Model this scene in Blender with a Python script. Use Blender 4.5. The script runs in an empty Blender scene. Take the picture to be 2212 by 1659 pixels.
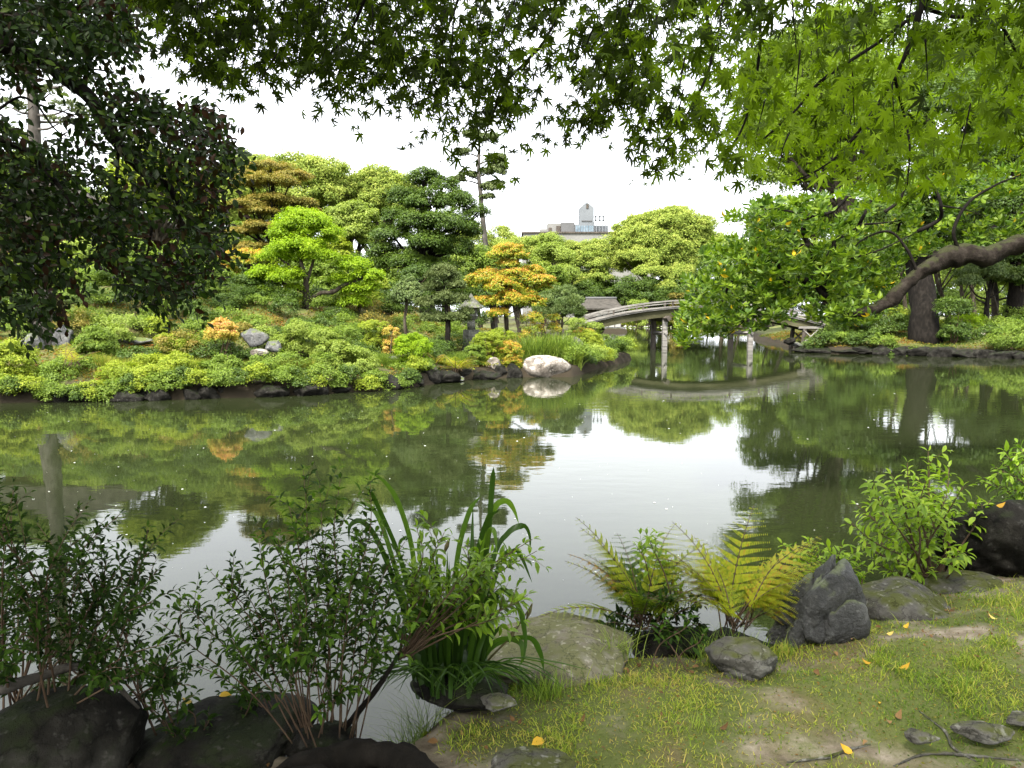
import bpy, bmesh, math
import numpy as np
from mathutils import Vector, Matrix

# ------------------------------------------------------------------ camera, world, sun, exposure
H = 2.0
PITCH = math.radians(5.25)
FP = 1626.0                      # focal length in units of a 2212 px wide frame
sc = bpy.context.scene
cam_d = bpy.data.cameras.new("camera"); cam = bpy.data.objects.new("camera", cam_d)
sc.collection.objects.link(cam); sc.camera = cam
cam.location = (0, 0, H); cam.rotation_euler = (math.pi/2 - PITCH, 0, 0)
cam_d.sensor_fit = 'HORIZONTAL'; cam_d.sensor_width = 36.0; cam_d.lens = 36.0*FP/2212.0
cam_d.clip_start = 0.05; cam_d.clip_end = 3000

SUN_EL, SUN_AZ = math.radians(52), math.radians(205)     # azimuth measured from +Y towards +X
w = bpy.data.worlds.new("World"); sc.world = w; w.use_nodes = True
nt = w.node_tree; nt.nodes.clear()
sky = nt.nodes.new("ShaderNodeTexSky"); sky.sky_type = 'NISHITA'; sky.sun_disc = False
sky.sun_elevation = SUN_EL; sky.sun_rotation = SUN_AZ; sky.dust_density = 6.0; sky.air_density = 1.0; sky.ozone_density = 1.0
hs = nt.nodes.new("ShaderNodeHueSaturation"); hs.inputs['Saturation'].default_value = 0.12
# cloud layer: an even pale cover, a little brighter than the clear sky behind it
ad = nt.nodes.new("ShaderNodeMix"); ad.data_type = 'RGBA'; ad.inputs[0].default_value = 0.65
ad.inputs[7].default_value = (7.6, 7.9, 8.3, 1)
bg = nt.nodes.new("ShaderNodeBackground"); bg.inputs['Strength'].default_value = 0.14
wo = nt.nodes.new("ShaderNodeOutputWorld")
nt.links.new(sky.outputs[0], hs.inputs['Color']); nt.links.new(hs.outputs[0], ad.inputs[6])
nt.links.new(ad.outputs[2], bg.inputs['Color']); nt.links.new(bg.outputs[0], wo.inputs['Surface'])

sd = bpy.data.lights.new("sun", 'SUN'); sun = bpy.data.objects.new("sun", sd); sc.collection.objects.link(sun)
sd.energy = 3.2; sd.angle = math.radians(8); sd.color = (1.0, 0.95, 0.86)
sdir = Vector((math.sin(SUN_AZ)*math.cos(SUN_EL), math.cos(SUN_AZ)*math.cos(SUN_EL), math.sin(SUN_EL)))
sun.rotation_euler = sdir.to_track_quat('Z', 'Y').to_euler(); sun.location = (0, 0, 40)

vs = sc.view_settings; vs.view_transform = 'Standard'; vs.look = 'None'; vs.exposure = 1.75; vs.gamma = 1.0
vs.use_curve_mapping = False
cy = sc.cycles
cy.use_denoising = True; cy.denoiser = 'OPENIMAGEDENOISE'
cy.max_bounces = 6; cy.diffuse_bounces = 3; cy.glossy_bounces = 3; cy.transmission_bounces = 3
cy.transparent_max_bounces = 4; cy.caustics_reflective = False; cy.caustics_refractive = False
cy.use_adaptive_sampling = True; cy.adaptive_threshold = 0.015
cy.sample_clamp_indirect = 6.0

# ------------------------------------------------------------------ geometry helpers
CO, SI = math.cos(PITCH), math.sin(PITCH)
def ray(px, py):
    u = (px-1106)/FP; v = (829.5-py)/FP
    return np.array([u, CO+v*SI, -SI+v*CO])
def at(px, py, Y):
    d = ray(px, py); return np.array([0, 0, H]) + d*(Y/d[1])
def onz(px, py, z=0.0):
    d = ray(px, py); return np.array([0, 0, H]) + d*((z-H)/d[2])
def nrm(a):
    return a/np.maximum(np.linalg.norm(a, axis=-1, keepdims=True), 1e-9)

def _h(ix, iy, iz, s):
    n = (ix.astype(np.int64)*73856093) ^ (iy.astype(np.int64)*19349663) ^ (iz.astype(np.int64)*83492791) ^ (s*2654435761)
    n = (n ^ (n >> 13))*1274126177 & 0xffffffff
    n = (n ^ (n >> 16)) & 0xffff
    return n/65535.0
def vnoise(p, s=0):
    p = np.asarray(p, float); i = np.floor(p).astype(np.int64); f = p-i; f = f*f*(3-2*f)
    r = 0
    for dx in (0, 1):
        for dy in (0, 1):
            for dz in (0, 1):
                wgt = (f[:, 0] if dx else 1-f[:, 0])*(f[:, 1] if dy else 1-f[:, 1])*(f[:, 2] if dz else 1-f[:, 2])
                r = r+wgt*_h(i[:, 0]+dx, i[:, 1]+dy, i[:, 2]+dz, s)
    return r*2-1
def fbm(p, octs=4, s=0, gain=.5):
    r = 0; a = 1; p = np.asarray(p, float)
    for o in range(octs):
        r = r+a*vnoise(p*(2.03**o)+o*7.3, s+o); a *= gain
    return r
def sstep(a, b, x):
    t = np.clip((x-a)/(b-a), 0, 1); return t*t*(3-2*t)

class MB:
    def __init__(s): s.v = []; s.l = []; s.n = []; s.t = []; s.c = 0
    def add(s, verts, faces, tint=.5):
        verts = np.asarray(verts, float).reshape(-1, 3)
        s.v.append(verts)
        s.l.append(np.concatenate([np.asarray(f) for f in faces])+s.c)
        s.n.append(np.array([len(f) for f in faces]))
        s.t.append(np.broadcast_to(np.asarray(tint, float), (len(verts),)).copy() if np.ndim(tint) == 0 else np.asarray(tint, float))
        s.c += len(verts)
    def stamp(s, tm, P, D, N, S, tint):
        """instances of a leaf template: P points, D tip directions, N normals, S lengths"""
        tv, tf = tm
        P = np.asarray(P); n = len(P)
        if n == 0: return
        D = nrm(D); X = nrm(np.cross(D, N)); N = np.cross(X, D)
        S = np.broadcast_to(S, (n,))[:, None, None]
        V = (tv[None, :, 0:1]*X[:, None, :]+tv[None, :, 1:2]*D[:, None, :]+tv[None, :, 2:3]*N[:, None, :])*S+P[:, None, :]
        k = len(tv)
        fl = np.concatenate([np.asarray(f) for f in tf]); fn = np.array([len(f) for f in tf])
        s.v.append(V.reshape(-1, 3))
        s.l.append((fl[None, :]+(np.arange(n)*k)[:, None]).ravel()+s.c)
        s.n.append(np.tile(fn, n))
        s.t.append(np.repeat(np.broadcast_to(tint, (n,)), k))
        s.c += n*k
    def build(s, name, mat, parent=None, flat=False, loc=None):
        me = bpy.data.meshes.new(name)
        if s.c:
            v = np.concatenate(s.v); l = np.concatenate(s.l); n = np.concatenate(s.n); t = np.concatenate(s.t)
            o = np.zeros(3)
            if parent is not None: o = np.array(parent.location)
            elif loc is not None: o = np.array(loc, float)
            v = v-o
            me.vertices.add(len(v)); me.vertices.foreach_set("co", v.astype(np.float32).ravel())
            me.loops.add(len(l)); me.loops.foreach_set("vertex_index", l.astype(np.int32))
            me.polygons.add(len(n)); st = np.concatenate([[0], np.cumsum(n)[:-1]])
            me.polygons.foreach_set("loop_start", st.astype(np.int32))
            me.update(calc_edges=True)
            a = me.attributes.new("tint", 'FLOAT', 'POINT'); a.data.foreach_set("value", t.astype(np.float32))
            if flat: me.polygons.foreach_set("use_smooth", np.zeros(len(n), bool))
            else: me.polygons.foreach_set("use_smooth", np.ones(len(n), bool))
            me.validate()
        me.materials.append(mat)
        ob = bpy.data.objects.new(name, me); sc.collection.objects.link(ob)
        if parent is not None: ob.parent = parent
        elif loc is not None: ob.location = loc
        return ob

def box(mb, c, s, rz=0, tint=.5, taper=1.0):
    x, y, z = np.array(s)/2
    v = np.array([[-x, -y, -z], [x, -y, -z], [x, y, -z], [-x, y, -z], [-x*taper, -y*taper, z], [x*taper, -y*taper, z], [x*taper, y*taper, z], [-x*taper, y*taper, z]])
    cc, ss = math.cos(rz), math.sin(rz)
    v = np.stack([v[:, 0]*cc-v[:, 1]*ss, v[:, 0]*ss+v[:, 1]*cc, v[:, 2]], 1)+np.array(c)
    mb.add(v, [(0, 3, 2, 1), (4, 5, 6, 7), (0, 1, 5, 4), (1, 2, 6, 5), (2, 3, 7, 6), (3, 0, 4, 7)], tint)

def spline(pts, n):
    """Catmull-Rom through the points"""
    pts = np.asarray(pts, float); m = len(pts)
    if m == 2:
        t = np.linspace(0, 1, n)[:, None]; return pts[0]*(1-t)+pts[1]*t
    P = np.vstack([2*pts[0]-pts[1], pts, 2*pts[-1]-pts[-2]])
    out = []
    for u in np.linspace(0, m-1-1e-6, n):
        i = int(u); f = u-i; a, b, c, d = P[i:i+4]
        out.append(.5*((2*b)+(-a+c)*f+(2*a-5*b+4*c-d)*f*f+(-a+3*b-3*c+d)*f**3))
    return np.array(out)

def tube(mb, pts, radii, sides=7, n=None, rough=0, seed=0, tint=.5):
    pts = np.asarray(pts, float); n = n or max(2, (len(pts)-1)*5)
    c = spline(pts, n) if len(pts) > 1 else pts
    r = np.interp(np.linspace(0, 1, n), np.linspace(0, 1, len(radii)), radii)
    T = nrm(np.gradient(c, axis=0))
    ref = np.array([0.31, 0.93, .2]) if abs(T[0][2]) > .6 else np.array([0.1, .2, 1.])
    A = nrm(np.cross(T, ref)); B = np.cross(T, A)
    ang = np.linspace(0, 2*math.pi, sides, endpoint=False)
    V = c[:, None, :]+r[:, None, None]*(np.cos(ang)[None, :, None]*A[:, None, :]+np.sin(ang)[None, :, None]*B[:, None, :])
    if rough:
        q = V.reshape(-1, 3); d = nrm((V-c[:, None, :]).reshape(-1, 3))
        rr = np.repeat(r, sides)
        q = q+d*(fbm(q/np.maximum(rr.mean(), .01)*.7, 3, seed)*rough*rr)[:, None]; V = q.reshape(V.shape)
    F = []
    for i in range(n-1):
        for j in range(sides):
            k = (j+1) % sides
            F.append((i*sides+j, i*sides+k, (i+1)*sides+k, (i+1)*sides+j))
    F.append(tuple(range(sides))[::-1]); F.append(tuple((n-1)*sides+j for j in range(sides)))
    mb.add(V.reshape(-1, 3), F, tint)
    return c

# ---- leaf templates: length along +Y, width along X, normal +Z
def T_(v, f): return (np.array(v, float), f)
LQ = T_([(0, 0, 0), (.27, .45, .05), (0, 1, -.06), (-.27, .45, .05)], [(0, 1, 2, 3)])
LN = T_([(0, 0, 0), (.17, .45, .04), (0, 1, -.12), (-.17, .45, .04)], [(0, 1, 2, 3)])
L6 = T_([(0, 0, 0), (.20, .25, .05), (.26, .52, .05), (.15, .8, -.03), (0, 1, -.16), (-.15, .8, -.03), (-.26, .52, .05), (-.20, .25, .05), (0, .3, 0), (0, .75, -.06)],
        [(0, 1, 8), (1, 2, 9, 8), (2, 3, 9), (3, 4, 9), (9, 4, 5), (9, 5, 6), (8, 9, 6, 7), (0, 8, 7)])
L6N = T_(L6[0]*np.array([.72, 1, 1.3]), L6[1])
LOB = T_(L6[0]*np.array([.85, 1, -1.2])+np.array([0, 0, 0]), L6[1])   # upcurved oblong
NEED = T_([(-.012, 0, 0), (.012, 0, 0), (0, 1, 0)], [(0, 1, 2)])
def maple_t():
    v = [(0, 0, 0)]; f = []
    for a, L in zip((-118, -76, -37, 0, 37, 76, 118), (.42, .72, .93, 1.0, .93, .72, .42)):
        a = math.radians(a); hw = math.radians(13 if L > .5 else 15); m = .48*L
        i = len(v)
        for aa, r in ((a-hw, m), (a, L), (a+hw, m)):
            v.append((math.sin(aa)*r, math.cos(aa)*r, -.22*r*r))
        # thin bridge near the centre closes the palm
        f.append((0, i, i+1, i+2))
    for k in range(6):
        i = 1+k*3+2; j = i+1
        p = (np.array(v[i])+np.array(v[j]))*.30
        v.append(tuple(p)); q = len(v)-1
        f.append((0, i, q)); f.append((0, q, j))
    return T_(v, f)
MAPLE = maple_t()

# ------------------------------------------------------------------ materials
def newmat(name):
    m = bpy.data.materials.new(name); m.use_nodes = True; t = m.node_tree
    for n in list(t.nodes): t.nodes.remove(n)
    o = t.nodes.new("ShaderNodeOutputMaterial"); return m, t, o
def ramp(t, fac, stops, interp='LINEAR'):
    r = t.nodes.new("ShaderNodeValToRGB"); cr = r.color_ramp; cr.interpolation = interp
    while len(cr.elements) < len(stops): cr.elements.new(.5)
    for e, (p, c) in zip(cr.elements, stops): e.position = p; e.color = (*c, 1)
    t.links.new(fac, r.inputs[0]); return r.outputs[0]
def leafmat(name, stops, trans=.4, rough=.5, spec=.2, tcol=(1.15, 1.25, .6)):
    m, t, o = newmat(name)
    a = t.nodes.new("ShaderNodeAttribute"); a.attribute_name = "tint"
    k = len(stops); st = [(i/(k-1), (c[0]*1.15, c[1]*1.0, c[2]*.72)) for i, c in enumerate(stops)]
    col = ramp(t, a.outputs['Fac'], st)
    p = t.nodes.new("ShaderNodeBsdfPrincipled"); p.inputs['Roughness'].default_value = rough
    p.inputs['Specular IOR Level'].default_value = spec*.55
    t.links.new(col, p.inputs['Base Color'])
    mu = t.nodes.new("ShaderNodeMix"); mu.data_type = 'RGBA'; mu.blend_type = 'MULTIPLY'; mu.inputs[0].default_value = 1
    mu.inputs[7].default_value = (*tcol, 1); t.links.new(col, mu.inputs[6])
    tr = t.nodes.new("ShaderNodeBsdfTranslucent"); t.links.new(mu.outputs[2], tr.inputs['Color'])
    mx = t.nodes.new("ShaderNodeMixShader"); mx.inputs[0].default_value = trans
    t.links.new(p.outputs[0], mx.inputs[1]); t.links.new(tr.outputs[0], mx.inputs[2]); t.links.new(mx.outputs[0], o.inputs[0])
    return m
def surf(name, stops, scale=3.0, rough=.85, bump=.4, bscale=20, detail=6, moss=None, mossamt=.5, stretch=(1, 1, 1), spec=.10, coord='Object', bdist=.02):
    m, t, o = newmat(name)
    tc = t.nodes.new("ShaderNodeTexCoord"); mp = t.nodes.new("ShaderNodeMapping"); mp.inputs['Scale'].default_value = stretch
    t.links.new(tc.outputs[coord], mp.inputs[0])
    n = t.nodes.new("ShaderNodeTexNoise"); n.inputs['Scale'].default_value = scale; n.inputs['Detail'].default_value = detail; n.inputs['Roughness'].default_value = .65
    t.links.new(mp.outputs[0], n.inputs['Vector'])
    k = len(stops); col = ramp(t, n.outputs['Fac'], [(.3+.4*i/(k-1), c) for i, c in enumerate(stops)])
    p = t.nodes.new("ShaderNodeBsdfPrincipled"); p.inputs['Roughness'].default_value = rough; p.inputs['Specular IOR Level'].default_value = spec
    if moss:
        g = t.nodes.new("ShaderNodeNewGeometry"); sx = t.nodes.new("ShaderNodeSeparateXYZ"); t.links.new(g.outputs['Normal'], sx.inputs[0])
        n2 = t.nodes.new("ShaderNodeTexNoise"); n2.inputs['Scale'].default_value = scale*1.7; n2.inputs['Detail'].default_value = 5
        t.links.new(mp.outputs[0], n2.inputs['Vector'])
        ma = t.nodes.new("ShaderNodeMath"); ma.operation = 'MULTIPLY_ADD'; ma.inputs[1].default_value = .35
        t.links.new(sx.outputs['Z'], ma.inputs[0]); t.links.new(n2.outputs['Fac'], ma.inputs[2])
        mr = t.nodes.new("ShaderNodeMapRange"); mr.inputs[1].default_value = .95-mossamt*.5; mr.inputs[2].default_value = 1.05-mossamt*.5
        mr.inputs[1].default_value -= .08; t.links.new(ma.outputs[0], mr.inputs[0])
        mx = t.nodes.new("ShaderNodeMix"); mx.data_type = 'RGBA'; mx.inputs[7].default_value = (*moss, 1)
        t.links.new(mr.outputs[0], mx.inputs[0]); t.links.new(col, mx.inputs[6]); col = mx.outputs[2]
    if 'rock' in name or 'boulder' in name or 'stone' in name:
        n4 = t.nodes.new("ShaderNodeTexNoise"); n4.inputs['Scale'].default_value = scale*5; n4.inputs['Detail'].default_value = 4; t.links.new(mp.outputs[0], n4.inputs['Vector'])
        r4 = t.nodes.new("ShaderNodeMapRange"); r4.inputs[1].default_value = .60; r4.inputs[2].default_value = .68; r4.inputs[4].default_value = .38; t.links.new(n4.outputs['Fac'], r4.inputs[0])
        m4 = t.nodes.new("ShaderNodeMix"); m4.data_type = 'RGBA'; m4.inputs[7].default_value = (*[min(1, q*1.7+.02) for q in stops[-1]], 1); t.links.new(r4.outputs[0], m4.inputs[0]); t.links.new(col, m4.inputs[6])
        v4 = t.nodes.new("ShaderNodeTexVoronoi"); v4.feature = 'DISTANCE_TO_EDGE'; v4.inputs['Scale'].default_value = scale*1.3; wn = t.nodes.new("ShaderNodeVectorMath"); wn.operation = 'MULTIPLY_ADD'; wn.inputs[1].default_value = (.25, .25, .25)
        t.links.new(n.outputs['Color'], wn.inputs[0]); t.links.new(mp.outputs[0], wn.inputs[2]); t.links.new(wn.outputs[0], v4.inputs['Vector'])
        r5 = t.nodes.new("ShaderNodeMapRange"); r5.inputs[1].default_value = .0; r5.inputs[2].default_value = .035; r5.inputs[3].default_value = .45; t.links.new(v4.outputs['Distance'], r5.inputs[0])
        m5 = t.nodes.new("ShaderNodeMix"); m5.data_type = 'RGBA'; m5.blend_type = 'MULTIPLY'; m5.inputs[0].default_value = 1; t.links.new(m4.outputs[2], m5.inputs[6]); t.links.new(r5.outputs[0], m5.inputs[7]); col = m5.outputs[2]
    t.links.new(col, p.inputs['Base Color'])
    if bump:
        n3 = t.nodes.new("ShaderNodeTexNoise"); n3.inputs['Scale'].default_value = bscale; n3.inputs['Detail'].default_value = 7; n3.inputs['Roughness'].default_value = .7
        t.links.new(mp.outputs[0], n3.inputs['Vector'])
        b = t.nodes.new("ShaderNodeBump"); b.inputs['Strength'].default_value = bump; b.inputs['Distance'].default_value = bdist
        t.links.new(n3.outputs['Fac'], b.inputs['Height']); t.links.new(b.outputs[0], p.inputs['Normal'])
    t.links.new(p.outputs[0], o.inputs[0]); return m

M = {}
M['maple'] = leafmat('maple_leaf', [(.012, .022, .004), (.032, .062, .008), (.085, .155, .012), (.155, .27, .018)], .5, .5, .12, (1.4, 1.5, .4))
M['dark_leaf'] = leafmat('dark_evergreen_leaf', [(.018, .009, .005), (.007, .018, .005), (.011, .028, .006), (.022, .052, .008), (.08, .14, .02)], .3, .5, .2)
M['near_right'] = leafmat('glossy_leaf', [(.018, .05, .010), (.05, .11, .018), (.105, .19, .025), (.17, .27, .03), (.5, .38, .03)], .42, .4, .35)
M['camphor'] = leafmat('camphor_leaf', [(.05, .095, .025), (.125, .205, .045), (.24, .33, .08), (.35, .42, .14)], .35, .6, .25, (1.1, 1.15, .8))
M['lime'] = leafmat('lime_leaf', [(.085, .17, .012), (.175, .31, .018), (.29, .44, .028)], .45, .5, .3)
M['mid'] = leafmat('mid_green_leaf', [(.05, .10, .02), (.11, .19, .035), (.20, .30, .06)], .4, .5, .35)
M['pale'] = leafmat('pale_green_leaf', [(.08, .14, .035), (.17, .26, .06), (.28, .38, .10)], .4, .5, .35)
M['yellowgreen'] = leafmat('yellow_green_leaf', [(.09, .155, .02), (.18, .265, .035), (.31, .39, .06)], .42, .5, .3)
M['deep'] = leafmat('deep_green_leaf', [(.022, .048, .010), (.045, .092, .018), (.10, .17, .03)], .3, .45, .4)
M['greygreen'] = leafmat('grey_green_leaf', [(.04, .08, .035), (.09, .15, .065), (.16, .23, .10)], .3, .5, .4)
M['rust'] = leafmat('rust_olive_leaf', [(.05, .07, .018), (.12, .14, .033), (.21, .195, .055), (.29, .22, .08)], .35, .5, .35)
M['flush'] = leafmat('red_flush_leaf', [(.05, .10, .018), (.09, .165, .022), (.13, .22, .03), (.21, .29, .035), (.34, .33, .045), (.46, .25, .07), (.46, .17, .09)], .4, .4, .4)
M['nandina'] = leafmat('pink_flush_leaf', [(.10, .16, .03), (.28, .32, .06), (.45, .36, .12), (.60, .28, .20)], .4, .5, .3)
M['needle'] = leafmat('pine_needle', [(.035, .065, .03), (.08, .12, .055), (.13, .18, .085)], .15, .5, .3)
M['iris'] = leafmat('iris_blade', [(.012, .034, .008), (.032, .082, .012), (.085, .175, .022), (.17, .26, .04)], .35, .35, .45)
M['fgshrub'] = leafmat('shrub_leaf', [(.008, .020, .005), (.020, .050, .009), (.05, .115, .016), (.12, .23, .025)], .45, .6, .15)
M['fern'] = leafmat('fern_leaf', [(.025, .06, .012), (.11, .19, .02), (.30, .36, .03), (.34, .16, .05)], .45, .5, .3)
M['grass'] = leafmat('grass_blade', [(.055, .12, .017), (.13, .22, .03), (.25, .31, .06), (.38, .34, .15)], .35, .6, .2)
M['cover'] = leafmat('ground_cover_leaf', [(.03, .06, .012), (.07, .11, .02), (.13, .13, .03), (.16, .08, .025)], .3, .6, .2)
M['fallen'] = leafmat('fallen_yellow_leaf', [(.26, .16, .015), (.42, .29, .03), (.45, .38, .13)], .2, .5, .3, (1, 1, 1))
M['fallen_brown'] = leafmat('fallen_brown_leaf', [(.05, .03, .015), (.10, .062, .032), (.17, .115, .065)], .1, .6, .2, (1, 1, 1))
M['bark'] = surf('bark', [(.018, .014, .010), (.05, .041, .03), (.10, .085, .065)], 6, .95, .8, 30, stretch=(1, 1, .35), moss=(.05, .07, .02), mossamt=.25)
M['darkbark'] = surf('dark_bark', [(.004, .0035, .003), (.009, .0075, .006), (.020, .017, .014)], 8, .95, .8, 30, stretch=(1, 1, .4))
M['limb'] = surf('mossy_limb_bark', [(.007, .0055, .0045), (.018, .014, .011), (.042, .035, .028)], 9, .9, 1.0, 26, moss=(.03, .032, .014), mossamt=.48)
M['pinebark'] = surf('grey_pine_bark', [(.03, .027, .024), (.065, .058, .05), (.11, .10, .088)], 5, .95, .9, 14, stretch=(1, 1, .45))
M['twig'] = surf('twig', [(.05, .03, .02), (.10, .07, .045)], 10, .8, 0)
M['greentwig'] = surf('green_twig', [(.05, .05, .02), (.11, .09, .04)], 10, .7, 0)
M['rock_light'] = surf('pale_boulder', [(.06, .052, .042), (.14, .12, .10), (.25, .23, .20)], 3.5, .9, .9, 9, moss=(.42, .38, .33), mossamt=.3, bdist=.05)  # moss slot takes a pale tone, so upward faces are lighter
M['rock_grey'] = surf('grey_rock', [(.045, .045, .045), (.10, .10, .10), (.20, .195, .19)], 2.2, .9, .9, 8, moss=(.09, .11, .035), mossamt=.35, bdist=.05)
M['rock_near'] = surf('near_grey_rock', [(.035, .033, .028), (.085, .08, .07), (.16, .155, .14)], 5, .88, .9, 28, moss=(.055, .06, .018), mossamt=.34, bdist=.02)
M['rock_flat'] = surf('flat_tan_rock', [(.07, .06, .042), (.13, .115, .085), (.20, .185, .15)], 6, .88, .7, 30, moss=(.10, .10, .045), mossamt=.40, bdist=.015)
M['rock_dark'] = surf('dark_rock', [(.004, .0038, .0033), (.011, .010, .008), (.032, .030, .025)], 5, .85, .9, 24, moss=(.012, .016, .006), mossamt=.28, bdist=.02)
M['rock_jag'] = surf('jagged_rock', [(.007, .007, .007), (.02, .02, .019), (.075, .075, .072)], 7, .55, 1.0, 26, moss=(.07, .085, .03), mossamt=.38, spec=.6, bdist=.03)
M['oldwood'] = surf('weathered_wood', [(.07, .065, .06), (.17, .16, .145), (.29, .275, .25)], 3, .85, .5, 20, stretch=(.3, 1, 4))
M['mosswood'] = surf('mossy_beam', [(.022, .022, .011), (.052, .05, .026), (.09, .085, .048)], 1.2, .9, .5, 12, stretch=(.5, 1, 2))
M['darkwood'] = surf('dark_wood', [(.03, .025, .02), (.07, .06, .05), (.12, .10, .085)], 3, .85, .5, 20, stretch=(1, 1, .3))
M['plaster'] = surf('pale_plaster', [(.25, .25, .24), (.32, .32, .31), (.38, .38, .36)], .8, .9, 0)
M['bark_roof'] = surf('bark_roof', [(.028, .026, .022), (.055, .05, .043), (.09, .08, .068)], 2.5, .95, .5, 14, stretch=(1, 3, 1))
M['concrete'] = surf('pale_concrete', [(.15, .147, .137), (.17, .167, .156), (.19, .185, .172)], .12, .9, 0)
M['greyconc'] = surf('grey_concrete', [(.08, .08, .08), (.095, .095, .095), (.11, .11, .11)], .3, .9, 0)
M['white'] = surf('white_panel', [(.125, .135, .145), (.14, .15, .16), (.16, .17, .18)], .2, .6, 0)
M['glassy'] = surf('window_glass', [(.05, .08, .10), (.10, .14, .17), (.20, .25, .28)], .6, .15, 0, spec=.6)
M['lichen'] = surf('lichen_stone', [(.05, .05, .042), (.10, .10, .085), (.17, .165, .14)], 5, .95, .8, 18, moss=(.10, .12, .05), mossamt=.35, bdist=.03)
M['petal'] = surf('white_petal', [(.75, .75, .70), (.85, .85, .82)], 3, .6, 0)
M['lily'] = surf('lily_pad', [(.16, .24, .06), (.26, .34, .09), (.36, .42, .14)], .5, .5, 0)

# ------------------------------------------------------------------ object helpers
def tag(o, label=None, cat=None, group=None, kind=None):
    if label: o['label'] = label
    if cat: o['category'] = cat
    if group: o['group'] = group
    if kind: o['kind'] = kind
    return o
def thing(name, label, cat, loc, group=None):
    o = bpy.data.objects.new(name, None); sc.collection.objects.link(o); o.location = tuple(float(a) for a in loc)
    o.empty_display_size = .2
    return tag(o, label, cat, group)

# ------------------------------------------------------------------ pond outline and terrain
pondP = []
for a in ((-60, 1600), (150, 1605), (420, 1590), (640, 1600), (820, 1570), (930, 1500), (1060, 1425), (1200, 1400), (1340, 1395), (1500, 1400), (1640, 1380), (1790, 1320), (1930, 1262), (2060, 1236), (2212, 1195)):
    pondP.append(onz(*a, .24)[:2])
pondP += [(8, 7.6), (14, 12), (22, 18), (27, 26), (25.5, 33)]
for a in ((2212, 774), (2100, 770), (1960, 767), (1820, 765), (1745, 760)):
    pondP.append(onz(*a)[:2])
pondP += [(17.6, 47), (19.5, 60), (25, 80), (36, 100), (38, 116), (28, 124), (14, 123), (13.2, 100), (14, 92), (13.4, 87.5), (7, 87), (5, 78), (1.5, 60), (1.5, 48), (4.0, 43.5), (5.4, 38), (5.4, 34), (4.2, 30.5), (3.0, 27.5)]
for a in ((1228, 814), (1130, 814), (1000, 820), (940, 828), (830, 842), (650, 853), (430, 861), (200, 866), (0, 870), (-300, 874)):
    pondP.append(onz(*a)[:2])
pondP += [(-26, 15), (-28, 8), (-16, 3.4), (-7, 2.9)]
POND = np.array(pondP, float)
def sdist(x, y):
    """signed distance to the shore: > 0 on land"""
    x = np.asarray(x, float); y = np.asarray(y, float)
    d = np.full(x.shape, 1e9); ins = np.zeros(x.shape, bool)
    n = len(POND)
    for i in range(n):
        a = POND[i]; b = POND[(i+1) % n]
        e = b-a; wx = x-a[0]; wy = y-a[1]
        t = np.clip((wx*e[0]+wy*e[1])/(e@e), 0, 1)
        d = np.minimum(d, np.hypot(wx-t*e[0], wy-t*e[1]))
        c = (a[1] > y) != (b[1] > y)
        with np.errstate(divide='ignore', invalid='ignore'):
            xi = a[0]+(y-a[1])*(e[0])/(e[1] if e[1] != 0 else 1e-9)
        ins ^= c & (x < xi)
    return np.where(ins, -d, d)
def terrain(x, y):
    x = np.atleast_1d(np.asarray(x, float)); y = np.atleast_1d(np.asarray(y, float))
    p3 = np.stack([x, y, np.zeros_like(x)], 1)
    near = y < 9
    d = sdist(x, y)+np.where(near, .10, .14)*fbm(p3*np.where(near, 1.6, .6)[:, None], 3, 5)
    bank = np.where(near, .30, .42)
    z = -.9+sstep(-.55, .16, d)*(.9+bank*.75)+bank*.25*sstep(.1, .8, d)
    left = sstep(14, 17, y)*sstep(6, 3, x)
    A = 1.55*sstep(-2.5, -7, x)+.5*sstep(-9, -14, x)+.95*sstep(6, 0, x)*sstep(-7, -2.5, x)+.6*sstep(-2.5, -7, x)
    z = z+left*A*sstep(.2, 9.5, d)*sstep(90, 60, y)
    right = sstep(25, 32, y)*sstep(12, 16, x)
    z = z+right*.75*sstep(.2, 6, d)
    z = z+.09*sstep(.2, 1.5, d)*fbm(p3*.5, 3, 9)*np.where(near, .5, 2.0)
    z = z+.012*fbm(p3*7, 3, 11)*(d > .05)*near
    # the near right ground climbs gently to the right
    z = z+np.where(near, .05*np.clip(x-1.0, 0, 4)*sstep(0, .8, d), 0)
    return z
def gz(x, y): return float(terrain([x], [y])[0])

def axis(segs):
    out = []
    for a, b, s in segs: out.append(np.arange(a, b, s))
    out.append([segs[-1][1]]); return np.concatenate(out)
gx = axis([(-700, -150, 50), (-150, -50, 6), (-50, -20, 1.0), (-20, -4.2, .25), (-4.2, 5.0, .04), (5.0, 34, .3), (34, 70, 1.2), (70, 160, 7), (160, 700, 50)])
gy = axis([(-60, -6, 3), (-6, 1.6, .3), (1.6, 7.0, .04), (7, 16, .4), (16, 32, .22), (32, 60, .5), (60, 135, 1.5), (135, 220, 8), (220, 900, 60)])
X, Y = np.meshgrid(gx, gy); Z = terrain(X.ravel(), Y.ravel())
mb = MB(); nx, ny = len(gx), len(gy)
I = np.arange(nx*ny).reshape(ny, nx)
q = np.stack([I[:-1, :-1], I[:-1, 1:], I[1:, 1:], I[1:, :-1]], -1).reshape(-1, 4)
def grass_amount(x, y):
    p = np.stack([x, y, np.zeros_like(x)], 1)
    g = .72+.5*fbm(p*1.1, 3, 21)+.45*fbm(p*5, 3, 22)
    g = g-.95*np.exp(-(((x-1.05)/.55)**2+((y-2.75)/.26)**2))          # bare soil patches near the camera
    g = g-.75*np.exp(-(((x-1.95)/.55)**2+((y-2.65)/.22)**2))
    g = g-1.2*sstep(.25, -.6, x)*sstep(4.5, 3.6, y)
    return np.clip(g, 0, 1)
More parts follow.
